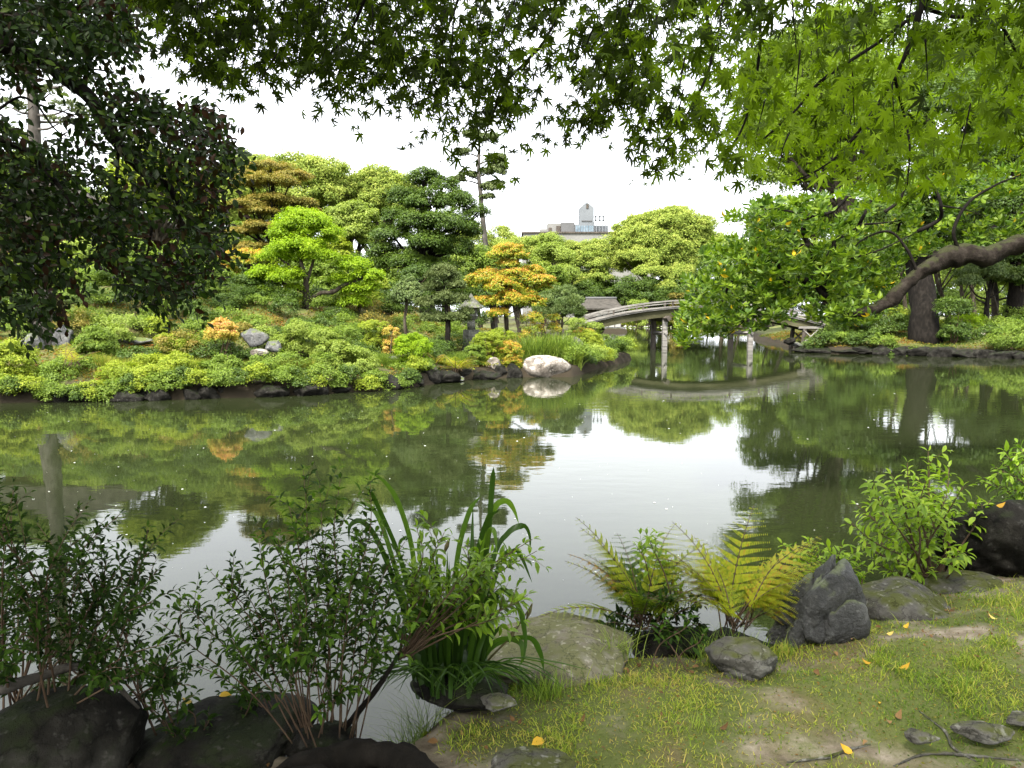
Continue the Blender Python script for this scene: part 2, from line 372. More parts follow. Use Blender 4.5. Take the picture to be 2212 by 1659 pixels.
mb.v = [np.stack([X.ravel(), Y.ravel(), Z], 1)]; mb.l = [q.ravel()]; mb.n = [np.full(len(q), 4)]; mb.c = nx*ny
mb.t = [np.where(Y.ravel() < 9, grass_amount(X.ravel(), Y.ravel()), .9)]
m, t, o = newmat('ground')
tc = t.nodes.new("ShaderNodeTexCoord")
def noise_node(scale, detail=6, rough=.65):
    n = t.nodes.new("ShaderNodeTexNoise"); n.inputs['Scale'].default_value = scale; n.inputs['Detail'].default_value = detail; n.inputs['Roughness'].default_value = rough
    t.links.new(tc.outputs['Object'], n.inputs['Vector']); return n
n1 = noise_node(9); soil = ramp(t, n1.outputs['Fac'], [(.3, (.08, .062, .042)), (.5, (.17, .14, .10)), (.7, (.28, .24, .185))])
n2 = noise_node(1.3); moss = ramp(t, n2.outputs['Fac'], [(.3, (.04, .055, .013)), (.5, (.085, .10, .025)), (.62, (.11, .09, .04)), (.75, (.12, .14, .04))])
att = t.nodes.new("ShaderNodeAttribute"); att.attribute_name = 'tint'
n3 = noise_node(30); ma = t.nodes.new("ShaderNodeMath"); ma.operation = 'MULTIPLY_ADD'; ma.inputs[1].default_value = .5
t.links.new(n3.outputs['Fac'], ma.inputs[0]); t.links.new(att.outputs['Fac'], ma.inputs[2])
mr = t.nodes.new("ShaderNodeMapRange"); mr.inputs[1].default_value = .35; mr.inputs[2].default_value = .75; t.links.new(ma.outputs[0], mr.inputs[0])
mx = t.nodes.new("ShaderNodeMix"); mx.data_type = 'RGBA'; t.links.new(mr.outputs[0], mx.inputs[0]); t.links.new(soil, mx.inputs[6]); t.links.new(moss, mx.inputs[7])
p = t.nodes.new("ShaderNodeBsdfPrincipled"); p.inputs['Roughness'].default_value = .95; p.inputs['Specular IOR Level'].default_value = .15
gpos = t.nodes.new("ShaderNodeSeparateXYZ"); t.links.new(tc.outputs['Object'], gpos.inputs[0])
wet = t.nodes.new("ShaderNodeMapRange"); wet.inputs[1].default_value = .12; wet.inputs[2].default_value = .30; fy = t.nodes.new("ShaderNodeMath"); fy.operation = 'GREATER_THAN'; fy.inputs[1].default_value = 9.0; t.links.new(gpos.outputs['Y'], fy.inputs[0])
fz = t.nodes.new("ShaderNodeMath"); fz.operation = 'MULTIPLY_ADD'; fz.inputs[1].default_value = -.22; t.links.new(fy.outputs[0], fz.inputs[0]); t.links.new(gpos.outputs['Z'], fz.inputs[2])
t.links.new(fz.outputs[0], wet.inputs[0])
mw = t.nodes.new("ShaderNodeMix"); mw.data_type = 'RGBA'; mw.inputs[6].default_value = (.028, .022, .014, 1)
t.links.new(wet.outputs[0], mw.inputs[0]); t.links.new(mx.outputs[2], mw.inputs[7]); t.links.new(mw.outputs[2], p.inputs['Base Color'])
nb = noise_node(45, 8, .75); b = t.nodes.new("ShaderNodeBump"); b.inputs['Strength'].default_value = .9; b.inputs['Distance'].default_value = .015
t.links.new(nb.outputs['Fac'], b.inputs['Height']); t.links.new(b.outputs[0], p.inputs['Normal']); t.links.new(p.outputs[0], o.inputs[0])
tag(mb.build('ground', m), kind='structure')

# water
m, t, o = newmat('pond_water')
tc = t.nodes.new("ShaderNodeTexCoord"); mp = t.nodes.new("ShaderNodeMapping"); mp.inputs['Scale'].default_value = (1, 1.6, 1); t.links.new(tc.outputs['Object'], mp.inputs[0])
p = t.nodes.new("ShaderNodeBsdfPrincipled"); p.inputs['Base Color'].default_value = (.017, .022, .008, 1)
p.inputs['Roughness'].default_value = .025; p.inputs['IOR'].default_value = 1.33
n1 = t.nodes.new("ShaderNodeTexNoise"); n1.inputs['Scale'].default_value = 2.2; n1.inputs['Detail'].default_value = 3
n2 = t.nodes.new("ShaderNodeTexNoise"); n2.inputs['Scale'].default_value = .16; n2.inputs['Detail'].default_value = 2
t.links.new(mp.outputs[0], n1.inputs['Vector']); t.links.new(tc.outputs['Object'], n2.inputs['Vector'])
mr = t.nodes.new("ShaderNodeMapRange"); mr.inputs[1].default_value = .45; mr.inputs[2].default_value = .7; mr.inputs[3].default_value = .12; mr.inputs[4].default_value = 1.0
t.links.new(n2.outputs['Fac'], mr.inputs[0])
mm = t.nodes.new("ShaderNodeMath"); mm.operation = 'MULTIPLY'; t.links.new(n1.outputs['Fac'], mm.inputs[0]); t.links.new(mr.outputs[0], mm.inputs[1])
b = t.nodes.new("ShaderNodeBump"); b.inputs['Strength'].default_value = .35; b.inputs['Distance'].default_value = .012
t.links.new(mm.outputs[0], b.inputs['Height']); t.links.new(b.outputs[0], p.inputs['Normal']); t.links.new(p.outputs[0], o.inputs[0])
mb = MB(); mb.add([(-45, 1, 0), (60, 1, 0), (60, 135, 0), (-45, 135, 0)], [(0, 1, 2, 3)])
tag(mb.build('water', m), kind='structure')

# ------------------------------------------------------------------ foliage generators
def rdir(rng, n):
    return nrm(rng.normal(size=(n, 3)))
def foliage(mb, rng, clumps, n, size, tm, sub=20, subr=.38, tip=.25, zmin=-.35, up=.5, jit=.35, layer=1.0, needle=False):
    """clumps: (centre, radii); each clump is made of many leafy sub-clumps set over its surface"""
    ar = np.array([(r[0]*r[1]+r[0]*r[2]+r[1]*r[2]) for c, r in clumps]); ar = ar/ar.sum()
    for (c, r), a in zip(clumps, ar):
        c = np.asarray(c, float); r = np.asarray(r, float); k = max(3, int(n*a))
        ns = max(5, int(sub))
        d = rdir(rng, ns*3); d = d[d[:, 2] > zmin][:ns]; ns = len(d)
        sr = np.mean(r)*subr
        rad = (1-subr*.75)*(.62+.42*rng.random(ns)**.6)
        sc_ = c+d*r*rad[:, None]
        st = rng.random(ns)
        ss = .65+.7*rng.random(ns)
        i = rng.integers(0, ns, k)
        e = rdir(rng, k); e[:, 2] = np.where(e[:, 2] < -.3, -e[:, 2], e[:, 2])
        rr = rng.random(k)**.45
        off = e*rr[:, None]*sr*ss[i][:, None]*np.array([1.12, 1.12, .85*layer])
        P = sc_[i]+off
        out = nrm((P-c)/r)
        N = nrm(.45*out+.35*e+np.array([0, 0, up])+jit*1.3*rng.normal(size=(k, 3)))
        D = nrm(rng.normal(size=(k, 3))+.6*e+np.array([0, 0, -.25]))
        D = D-(D*N).sum(1, keepdims=True)*N
        if needle: D = nrm(e+np.array([0, 0, .6])+.5*rng.normal(size=(k, 3)))
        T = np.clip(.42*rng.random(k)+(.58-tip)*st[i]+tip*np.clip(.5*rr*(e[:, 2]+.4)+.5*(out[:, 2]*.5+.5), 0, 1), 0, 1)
        mb.stamp(tm, P, D, N, size*(.7+.6*rng.random(k)), T)

def E(px, py, Y, rx, ry, dep=.9, dy=0):
    """an ellipsoid seen at (px,py) with half-sizes rx,ry in photo pixels at distance Y"""
    s = Y/FP; return (at(px, py, Y+dy), np.array([rx*s, rx*s*dep, ry*s]))

def limbs(mb, base, clumps, r0, rng, sides=7, frac=.55, side_r=.3):
    """a trunk from the base, limbs out to every clump"""
    base = np.asarray(base, float)
    top = max(clumps, key=lambda c: c[0][2])[0]
    mid = base+(top-base)*.5+np.array([rng.normal()*.05, 0, 0])*np.linalg.norm(top-base)
    path = np.array([base-np.array([0, 0, .3]), base+(mid-base)*.4, mid, top])
    tube(mb, path, [r0*1.25, r0, r0*.75, r0*.2], sides, 18, .25)
    skip = max(1, len(clumps)//13)
    for c, r in clumps[::skip]:
        f = rng.uniform(.55, 1.0); st = base+(mid-base)*f if len(clumps) < 12 else mid*.75+base*.25+(mid-base)*rng.uniform(-.1, .25)
        m_ = (st+c)/2+np.array([rng.normal()*.06, rng.normal()*.06, -.08])*np.linalg.norm(c-st)
        tube(mb, [st, m_, c], [r0*side_r*1.2, r0*side_r, r0*.12], 5, 8, .2)
        for _ in range(4):
            e = c+rdir(rng, 1)[0]*r*.75
            tube(mb, [m_*.3+c*.7, (c+e)/2+rng.normal(size=3)*.03, e], [r0*.12, r0*.08, r0*.03], 4, 5)

SEED = [10]
def tree(name, label, cat, basep, clumps, n, size, mat, tm=LQ, bark='bark', r0=.2, group=None, fat=1.15, **kw):
    SEED[0] += 1; rng = np.random.default_rng(SEED[0])
    bx, by = basep; b = (bx, by, gz(bx, by))
    t = thing(name, label, cat, b, group)
    clumps = [(c, r*np.array([fat, fat, 1+(fat-1)*.6])) for c, r in clumps]
    tb = MB(); limbs(tb, b, clumps, r0, rng); tb.build('trunk', M[bark], t)
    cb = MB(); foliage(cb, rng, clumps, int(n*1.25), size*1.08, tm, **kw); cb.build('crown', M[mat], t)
    return t
def shrub(label, px, py, Y, rx, ry, mat, n=3500, size=.06, tm=LQ, name='shrub', cat='shrub', group=None, tip=.25, sub=34, subr=.30, extra=(), zmin=-.5, dep=.9, stem=True, **kw):
    SEED[0] += 1; rng = np.random.default_rng(SEED[0])
    cl = [E(px, py, Y, rx, ry, dep)]+[E(*e) for e in extra]
    c = cl[0][0]; b = np.array([c[0], c[1], gz(c[0], c[1])])
    t = thing(name, label, cat, b, group)
    if name == 'shrub':
        for c_, r_ in list(cl):
            g_ = gz(c_[0], c_[1]); low = c_[2]-r_[2]*.5
            if low > g_+.05:
                h_ = (low-g_)*.5; cl.append((np.array([c_[0], c_[1]+.05, g_+h_]), np.array([r_[0]*.92, r_[1]*.9, max(h_*1.25, r_[2]*.5)]))); n = int(n*1.35)
    if stem:
        sb = MB()
        for k in range(6):
            e = cl[k % len(cl)][0]+rng.normal(size=3)*cl[k % len(cl)][1]*.35
            s0 = b+np.array([rng.normal()*.08, rng.normal()*.08, -.1])
            tube(sb, [s0, (s0+e)/2+rng.normal(size=3)*.05, e], [.028, .02, .008], 5, 6)
        sb.build('stem', M['twig'], t)
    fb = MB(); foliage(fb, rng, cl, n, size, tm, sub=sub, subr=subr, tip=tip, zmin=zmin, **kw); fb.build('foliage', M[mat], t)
    return t

# ---- rocks
def ico(sub):
    bm = bmesh.new(); bmesh.ops.create_icosphere(bm, subdivisions=sub, radius=1)
    v = np.array([x.co[:] for x in bm.verts]); f = [tuple(y.index for y in x.verts) for x in bm.faces]; bm.free(); return v, f
ICO = {4: ico(4), 5: ico(5)}
def rock(label, c, r, mat, seed=0, planes=16, rough=.07, sub=4, name='rock', cat='rock', group=None, rz=0, lean=(0, 0), freq=2.2, hmin=.6, ridge=0):
    rng = np.random.default_rng(seed+900)
    d, f = ICO[sub]
    N = rdir(rng, planes); hh = rng.uniform(hmin, 1.0, planes)
    dots = d@N.T
    R = np.where(dots > .05, hh/np.maximum(dots, .05), 9)
    R = -np.log(np.exp(-34*R).sum(1)+math.exp(-34*1.15))/34
    v = d*R[:, None]
    v = v+d*(rough*fbm(d*freq+seed, 5, seed, .55))[:, None]
    if ridge: v = v-d*(ridge*(1-np.abs(vnoise(d*np.array([3, 3, 1.6])+seed, seed)))**3+ridge*.6*(1-np.abs(vnoise(d*np.array([7, 7, 3.5])+seed, seed+3)))**3)[:, None]
    v = v*np.array(r)
    v[:, 0] += lean[0]*v[:, 2]; v[:, 1] += lean[1]*v[:, 2]
    cc, ss = math.cos(rz), math.sin(rz)
    v = np.stack([v[:, 0]*cc-v[:, 1]*ss, v[:, 0]*ss+v[:, 1]*cc, v[:, 2]], 1)+np.array(c)
    mb = MB(); mb.add(v, f)
    return tag(mb.build(name, M[mat], loc=tuple(float(a) for a in c)), label, cat, group)
def shards(label, c, s, mat, n, seed, lean, sh=(.5, .5, .8), name='jagged_rock'):
    rng = np.random.default_rng(seed); mb = MB(); d, f = ICO[4]
    for k in range(n):
        N = rdir(rng, 11); hh = rng.uniform(.5, 1.0, 11); dots = d@N.T
        R = np.where(dots > .05, hh/np.maximum(dots, .05), 9); R = np.minimum(R.min(1), 1.25)
        v = d*(R+.05*fbm(d*5+k, 5, seed+k)-.10*(1-np.abs(vnoise(d*np.array([5, 5, 2.5])+k, seed)))**4)[:, None]
        r = np.array(s)*np.array(sh)*rng.uniform(.6, 1.05, 3) if k else np.array(s)*np.array([.85, .85, .9])
        o = rng.normal(size=3)*np.array([.30, .28, .34])*np.array(s) if k else np.zeros(3)
        a = rng.uniform(-.5, .5); v = v*r; v = np.stack([v[:, 0]*math.cos(a)+v[:, 2]*math.sin(a), v[:, 1], -v[:, 0]*math.sin(a)+v[:, 2]*math.cos(a)], 1)+o
        v[:, 0] *= 1-.35*np.clip(v[:, 2]/s[2], -.6, 1); v[:, 0] += lean*v[:, 2]; mb.add(v+np.array(c), f)
    return tag(mb.build(name, M[mat], flat=False, loc=tuple(float(q) for q in c)), label, 'rock', 'rocks of the near bank')
def rockP(label, px, py, Y, rx, ry, mat, seed, dep=.8, **kw):
    s = Y/FP; return rock(label, at(px, py, Y), (rx*s, rx*s*dep, ry*s), mat, seed, **kw)

# ================================================================== FAR: buildings
def face_house(mb, c, wd, dp, h, roof, tint=.5):
    x, y = wd/2, dp/2
    v = [(-x, -y, 0), (x, -y, 0), (x, y, 0), (-x, y, 0), (-x, -y, h), (x, -y, h), (x, y, h), (-x, y, h), (0, -y, h+roof), (0, y, h+roof)]
    mb.add(np.array(v)+np.array(c), [(0, 1, 5, 8, 4), (1, 2, 6, 5), (2, 3, 7, 9, 6), (3, 0, 4, 7), (4, 8, 9, 7), (8, 5, 6, 9), (3, 2, 1, 0)], tint)
YB = 260.0; s_ = YB/FP
def bz(py): return at(1106, py, YB)[2]
def bx(px): return at(px, 500, YB)[0]
t = thing('office_building', 'long pale flat-roofed building with a pointed white rooftop tower behind the far trees', 'building', (bx(1240), YB+8, 0))
mb = MB(); box(mb, ((bx(1130)+bx(1420))/2, YB+10, bz(504)/2), (bx(1420)-bx(1130), 20, bz(504))); mb.build('wall', M['concrete'], t, True)
mb = MB(); box(mb, ((bx(1127)+bx(1423))/2, YB+10, bz(504)+.25), (bx(1423)-bx(1127), 21, .5)); mb.build('parapet', M['darkwood'], t, True)
mb = MB(); z0 = bz(504)+.5
def bb(mb, x0, x1, y1, Y0=4, dep=6, zlo=None):
    a = z0 if zlo is None else zlo
    box(mb, ((bx(x0)+bx(x1))/2, YB+Y0+dep/2, (a+bz(y1))/2), (bx(x1)-bx(x0), dep, bz(y1)-a))
bb(mb, 1168, 1184, 491, 5); bb(mb, 1184, 1213, 479, 4.2); mb.build('stair_house', M['concrete'], t, True)
mb = MB(); bb(mb, 1213.4, 1243, 478, 3.6); mb.build('plant_room', M['greyconc'], t, True)
mb = MB(); bb(mb, 1243.5, 1286, 482, 3.2); bb(mb, 1286.3, 1318, 483, 5); mb.build('rooftop_room', M['white'], t, True)
for x0, x1, ya, yb in ((1186, 1193, 501, 489), (1203, 1212.5, 498, 485)):
    f = MB(); box(f, ((bx(x0)+bx(x1))/2, YB+4.05, (bz(ya)+bz(yb))/2), (bx(x1)-bx(x0), .3, bz(yb)-bz(ya))); f.build('opening', M['darkwood'], t, True)
for k in range(7):
    x0 = 1245+k*5.7; f = MB(); box(f, (bx(x0+2.3), YB+3.15, (bz(501)+bz(485))/2), (4.3*s_, .25, bz(485)-bz(501))); f.build('window', M['glassy'], t, True)
mb = MB(); face_house(mb, (bx(1269.5), YB+6, bz(482)), bx(1285)-bx(1254), 5, bz(446)-bz(482), bz(432)-bz(446)); tw = mb.build('tower', M['white'], t, True)
f = MB(); box(f, (bx(1270.5), YB+3.4, (bz(447)+bz(438))/2), (5*s_, .3, 9*s_)); f.build('louvre', M['darkwood'], t, True)
f = MB(); box(f, (bx(1269.5), YB+3.4, bz(474.5)), (22*s_, .25, 2.2*s_)); f.build('signboard', M['greyconc'], t, True)
mb = MB()
for x in (1285, 1290, 1296, 1303, 1310): box(mb, (bx(x), YB+2.6, (z0+bz(477))/2), (.22, .22, bz(477)-z0))
for yy in (466, 474): box(mb, (bx(1296), YB+2.6, bz(yy)), (22*s_, .3, .3))
for x in (1288, 1297, 1305): box(mb, (bx(x), YB+2.6, bz(470)), (.5, .3, 12*s_))
mb.build('railing', M['white'], t, True)
mb = MB(); tube(mb, [(bx(1233.5), YB+5, bz(480)), (bx(1233.5), YB+5, bz(463))], [.18, .12], 6); mb.build('antenna', M['darkwood'], t)
t = thing('tower_block', 'faint pale tower block with a thin lattice mast beyond the left trees', 'building', (at(540, 500, 320)[0], 320, 0))
mb = MB(); a = at(545, 333, 320); box(mb, (a[0], 324, a[2]/2), (10.5, 8, a[2])); mb.build('wall', M['white'], t, True)
mb = MB(); a = at(573, 304, 320)
for dx in (-.35, .35): tube(mb, [(a[0]+dx, 324, 50), (a[0]+dx, 324, a[2])], [.12, .12], 4, 3)
for k in range(14): zz = 60+k*(a[2]-60)/13; tube(mb, [(a[0]-.35, 324, zz), (a[0]+.35, 324, zz+.7)], [.08, .08], 4, 2)
mb.build('mast', M['white'], t)
t = thing('grey_tower_block', 'grey building top just right of the dark overhanging leaves', 'building', (at(505, 500, 200)[0], 200, 0))
mb = MB(); a = at(502, 322, 200); box(mb, (a[0], 204, a[2]/2), (4.2, 8, a[2])); mb.build('wall', M['greyconc'], t, True)
mb = MB(); box(mb, (a[0], 204, a[2]+.3), (4.6, 8.4, .6)); mb.build('parapet', M['white'], t, True)

# pavilion at the water's edge beyond the bridge
YV = 90.0; c = at(1297, 690, YV); zf = .55
t = thing('garden_pavilion', 'low tea pavilion with brown hipped bark roof beyond the left end of the bridge', 'pavilion', (c[0], YV+2, zf))
mb = MB(); box(mb, (c[0], YV+2, .3), (6.0, 4.4, .5)); mb.build('stone_base', M['rock_grey'], t, True)
mb = MB(); box(mb, (c[0]-1.5, YV+2, 1.65), (1.9, 3.5, 2.3)); mb.build('timber_wall', M['darkwood'], t, True)
mb = MB(); box(mb, (c[0]+1.0, YV+2, 1.65), (3.1, 3.4, 2.3)); pw = mb.build('wall', M['plaster'], t, True)
for k in range(5):
    f = MB(); box(f, (c[0]-.5+k*.75, YV+.26, 1.65), (.09, .06, 2.3)); f.build('post', M['darkwood'], t, True)
zr = at(1297, 666, YV)[2]; zt = at(1297, 644, YV)[2]
x0, x1 = at(1248, 660, YV)[0], at(1349, 660, YV)[0]; r0_, r1_ = at(1271, 660, YV)[0], at(1334, 660, YV)[0]
mb = MB()
N_ = 7
ringv = []
for k in range(N_+1):
    f = k/N_; ff = f**1.35
    xa, xb = x0+(r0_-x0)*f, x1+(r1_-x1)*f; ya, yb = YV-.9+(2.9)*f, YV+4.9-(2.9)*f; z = zr+(zt-zr)*ff
    ringv += [(xa, ya, z), (xb, ya, z), (xb, yb, z), (xa, yb, z)]
F = []
for k in range(N_):
    for j in range(4): F.append((k*4+j, k*4+(j+1) % 4, k*4+4+(j+1) % 4, k*4+4+j))
nb_ = len(ringv)
ringv += [(x0, YV-.9, zr-.16), (x1, YV-.9, zr-.16), (x1, YV+4.9, zr-.16), (x0, YV+4.9, zr-.16)]
for j in range(4): F.append((nb_+j, nb_+(j+1) % 4, (j+1) % 4, j))
F.append((nb_+3, nb_+2, nb_+1, nb_)); mb.add(ringv, F); mb.build('roof', M['bark_roof'], t, True)
mb = MB(); tube(mb, [(r0_-.15, YV+2, zt+.04), (r1_+.15, YV+2, zt+.04)], [.16, .16], 8, 3); mb.build('ridge_cap', M['greyconc'], t)

# tea house glimpsed behind the left foliage
c = at(150, 560, 37)
hb = gz(c[0], 38)
t = thing('tea_house', 'brown walled house glimpsed through the dark leaves at left', 'house', (c[0], 39, hb))
mb = MB(); box(mb, (c[0]-.6, 39.5, hb+1.6), (7.0, 4, 3.6)); mb.build('wall', surf('ochre_wall', [(.06, .035, .02), (.09, .055, .03)], 2, .9, 0), t, True)
for xx in (191, 203, 150, 110):
    f = MB(); a = at(xx, 560, 37.3); box(f, (a[0], 37.35, hb+1.6), (.16, .16, 3.6)); f.build('post', M['oldwood'] if xx == 203 else M['darkwood'], t, True)
mb = MB(); face_house(mb, (c[0]-.6, 39.5, hb+3.4), 8.8, 5.8, .2, 1.7); mb.build('roof', M['bark_roof'], t, True)

# ================================================================== FAR trees
G = 'trees along the far shore'
def bumpy(px, py, Y, rx, ry, k, seed, small=.42):
    """a dome made of k billows over an ellipsoid, so the crown has lobes"""
    rng = np.random.default_rng(seed); out = [E(px, py, Y, rx*.8, ry*.8)]
    s = Y/FP
    c = at(px, py, Y)
    for i_ in range(k):
        zf = 1-(i_+.5)/k*1.45; an = i_*2.39996; q0 = math.sqrt(max(0, 1-zf*zf)); d = np.array([q0*math.cos(an), q0*math.sin(an), zf])+rng.normal(size=3)*.09
        d = d/np.linalg.norm(d)
        q = c+d*np.array([rx*s, rx*s*.8, ry*s])*(1-small*.62)
        r = small*rng.uniform(.7, 1.15)*min(rx, ry)*s
        out.append((q, np.array([r*1.15, r*1.05, r*.8])))
    return out
def trunkxy(px, Y): a = at(px, 700, Y); return (a[0], Y)
tree('camphor_tree', 'great dome-shaped yellow-green camphor tree rising above the bridge', 'tree', trunkxy(1430, 140), bumpy(1438, 545, 138, 122, 92, 60, 1, .30), 170000, .30, 'camphor', sub=34, subr=.30, zmin=-.6, up=.25, tip=.3, r0=.9, group=G)
tree('camphor_tree', 'small rounded yellow-green tree left of the great camphor, over the pavilion', 'tree', trunkxy(1265, 128), [E(1275, 570, 126, 42, 26), E(1240, 548, 128, 38, 22), E(1295, 600, 124, 26, 22), E(1250, 610, 125, 28, 18), E(1285, 540, 130, 34, 22)], 30000, .26, 'camphor', sub=26, subr=.34, tip=.3, r0=.4, group=G)
tree('camphor_tree', 'grey-green tree between the red topiary and the pavilion roof', 'tree', trunkxy(1195, 120), [E(1195, 560, 118, 45, 38), E(1215, 605, 116, 35, 35), E(1170, 600, 117, 35, 32), E(1180, 525, 122, 42, 16)], 28000, .24, 'pale', sub=26, subr=.34, r0=.4, group=G)
tree('camphor_tree', 'low yellow-green tree just below the roofline of the pale building', 'tree', trunkxy(1125, 130), [E(1120, 545, 128, 50, 30), E(1082, 520, 132, 34, 34), E(1160, 530, 132, 30, 18), E(1085, 580, 126, 40, 36)], 30000, .26, 'camphor', sub=24, subr=.34, tip=.28, r0=.4, group=G)
tree('camphor_tree', 'lower bulging bough-tree of the dome at its lower right, beside the overhanging branch', 'tree', trunkxy(1440, 128), [E(1405, 590, 126, 34, 22), E(1440, 620, 124, 22, 16), E(1465, 600, 127, 40, 26), E(1385, 560, 130, 40, 24), E(1350, 560, 130, 22, 20)], 26000, .26, 'camphor', sub=26, subr=.34, tip=.3, r0=.4, group=G)
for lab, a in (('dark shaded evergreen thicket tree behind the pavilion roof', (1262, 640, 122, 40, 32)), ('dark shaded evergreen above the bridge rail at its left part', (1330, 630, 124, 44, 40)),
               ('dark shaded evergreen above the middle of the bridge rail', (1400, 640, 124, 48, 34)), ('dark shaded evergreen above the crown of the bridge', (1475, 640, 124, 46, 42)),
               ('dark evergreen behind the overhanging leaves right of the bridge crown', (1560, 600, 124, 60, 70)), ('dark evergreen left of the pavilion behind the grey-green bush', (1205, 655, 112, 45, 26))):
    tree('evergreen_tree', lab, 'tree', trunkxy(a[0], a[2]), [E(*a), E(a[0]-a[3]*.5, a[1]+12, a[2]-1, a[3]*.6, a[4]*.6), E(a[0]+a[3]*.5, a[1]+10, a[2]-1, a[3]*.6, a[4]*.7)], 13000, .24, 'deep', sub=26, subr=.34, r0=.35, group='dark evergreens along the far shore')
shrub('low rust-brown maple shrub on the far shore under the camphor dome', 1462, 640, 121, 22, 9, 'rust', 3000, .22)
shrub('small round grey-green bush right of the pavilion roof', 1378, 655, 116, 26, 8, 'pale', 3500, .2)
for lab, a, mt in (('pale green tree on the far shore seen under the overhanging leaves', (1650, 640, 122, 70, 55), 'mid'), ('pale green tree far behind the right end of the bridge', (1750, 625, 122, 60, 65), 'pale'),
               ('yellow-green tree far behind between the limb and the bridge end', (1850, 620, 118, 60, 70), 'camphor')):
    tree('broadleaf_tree', lab, 'tree', trunkxy(a[0], a[2]), bumpy(*a, 10, int(a[0]), .45), 22000, .26, mt, sub=34, subr=.30, zmin=-.6, up=.25, r0=.4, group=G)

# the tall trees of the right bank
R = 'tall trees on the right bank'
tree('tall_evergreen', 'tall grey-green tree rising behind the maple at the edge of the open sky', 'tree', trunkxy(1800, 57), bumpy(1760, 250, 57, 155, 230, 30, 5, .40)+[E(1650, 400, 55, 55, 60), E(1645, 300, 56, 48, 70), E(1680, 180, 56, 60, 80)], 90000, .19, 'mid', sub=24, subr=.34, r0=.5, group=R)
tree('tall_evergreen', 'very dark broad tree behind the thick trunk on the right bank', 'tree', (at(2005, 700, 39)[0], 39.0), [E(2030, 400, 41, 110, 95), E(1940, 470, 42, 80, 70), E(2120, 330, 42, 110, 110), E(2010, 240, 44, 130, 90), E(2190, 460, 41, 70, 60), E(1900, 560, 43, 60, 45), E(1960, 540, 40, 45, 35), E(2100, 545, 40, 60, 28)], 80000, .15, 'deep', sub=28, subr=.32, bark='darkbark', r0=.62, group=R)
tree('tall_evergreen', 'green tree filling the far right edge above the limb', 'tree', (30.5, 46.0), bumpy(2230, 250, 46, 130, 220, 18, 8, .42), 40000, .17, 'mid', sub=24, subr=.34, bark='darkbark', r0=.4, group=R)
tree('tall_evergreen', 'mid green tree behind the near branches at the right end of the bridge', 'tree', (at(1820, 700, 52)[0], 52.0), [E(1830, 560, 52, 90, 60), E(1760, 600, 51, 60, 50), E(1880, 620, 50, 60, 40), E(1800, 640, 50, 60, 30)], 40000, .16, 'mid', sub=28, subr=.32, r0=.3, group=R)
# slim crooked trees and lawn shrubs beyond
tree('crooked_pine', 'slim crooked pine with grey-green needles on the lawn at the far right', 'tree', (at(2128, 700, 44)[0], 44.0), [E(2120, 590, 45, 60, 20), E(2180, 600, 46, 50, 18), E(2090, 610, 44, 30, 14), E(2150, 560, 47, 60, 22)], 16000, .16, 'greygreen', tm=LN, sub=24, bark='darkbark', r0=.15, group='pines beyond the right bank')
tree('crooked_pine', 'upright pine with a straight trunk behind the crooked one', 'tree', (at(2146, 700, 60)[0], 60.0), [E(2150, 590, 62, 70, 40), E(2090, 600, 64, 50, 30), E(2200, 620, 62, 40, 30)], 16000, .2, 'pale', tm=LQ, sub=24, bark='darkbark', r0=.22, group='pines beyond the right bank')
tree('broadleaf_tree', 'hazy pale green tree filling the gap under the limb at far right', 'tree', (at(2070, 700, 90)[0], 90.0), [E(2070, 610, 90, 60, 40), E(2150, 600, 95, 70, 40), E(2220, 600, 92, 50, 50), E(2020, 600, 95, 50, 60)], 22000, .24, 'pale', sub=24, r0=.3, group=R)
shrub('round clipped green shrub at the right edge of the far lawn', 2190, 678, 46, 30, 20, 'mid', 3500, .10, group='shrubs on the right bank')
shrub('light green clipped shrub right of the thick dark trunk', 2090, 690, 44, 45, 12, 'lime', 3500, .10, group='shrubs on the right bank')
shrub('sunlit small shrub left of the thick dark trunk', 1925, 680, 41, 42, 18, 'yellowgreen', 3500, .09, group='shrubs on the right bank')
shrub('dark bush growing against the foot of the thick trunk', 2062, 668, 38, 40, 42, 'deep', 6000, .09, group='shrubs on the right bank')
shrub('mounded green shrub overhanging the water at the right edge', 2180, 738, 35.5, 52, 34, 'mid', 9000, .08, extra=[(2215, 715, 36, 40, 30)], group='shrubs on the right bank')
shrub('low dark shrub along the water left of the thick trunk', 1880, 728, 42, 60, 24, 'deep', 7000, .08, extra=[(1830, 735, 42.5, 40, 20)], group='shrubs on the right bank')
shrub('dark shrub trailing over rocks right of the bridge trestle', 1810, 705, 43.5, 36, 34, 'mid', 6000, .08, group='shrubs on the right bank')
shrub('tall dark shrub closing the bank under the end of the limb', 1835, 688, 41.5, 52, 50, 'deep', 11000, .09, group='shrubs on the right bank')
shrub('dark glossy shrub mass between the limb end and the thick trunk', 1915, 700, 41, 56, 46, 'deep', 11000, .09, group='shrubs on the right bank')
shrub('dark shrub spilling over the rocks in front of the thick trunk, right side', 2065, 725, 39, 50, 28, 'deep', 8000, .09, group='shrubs on the right bank')
shrub('low dark shrub in front of the thick trunk', 1990, 738, 40, 60, 16, 'deep', 5000, .08, group='shrubs on the right bank')
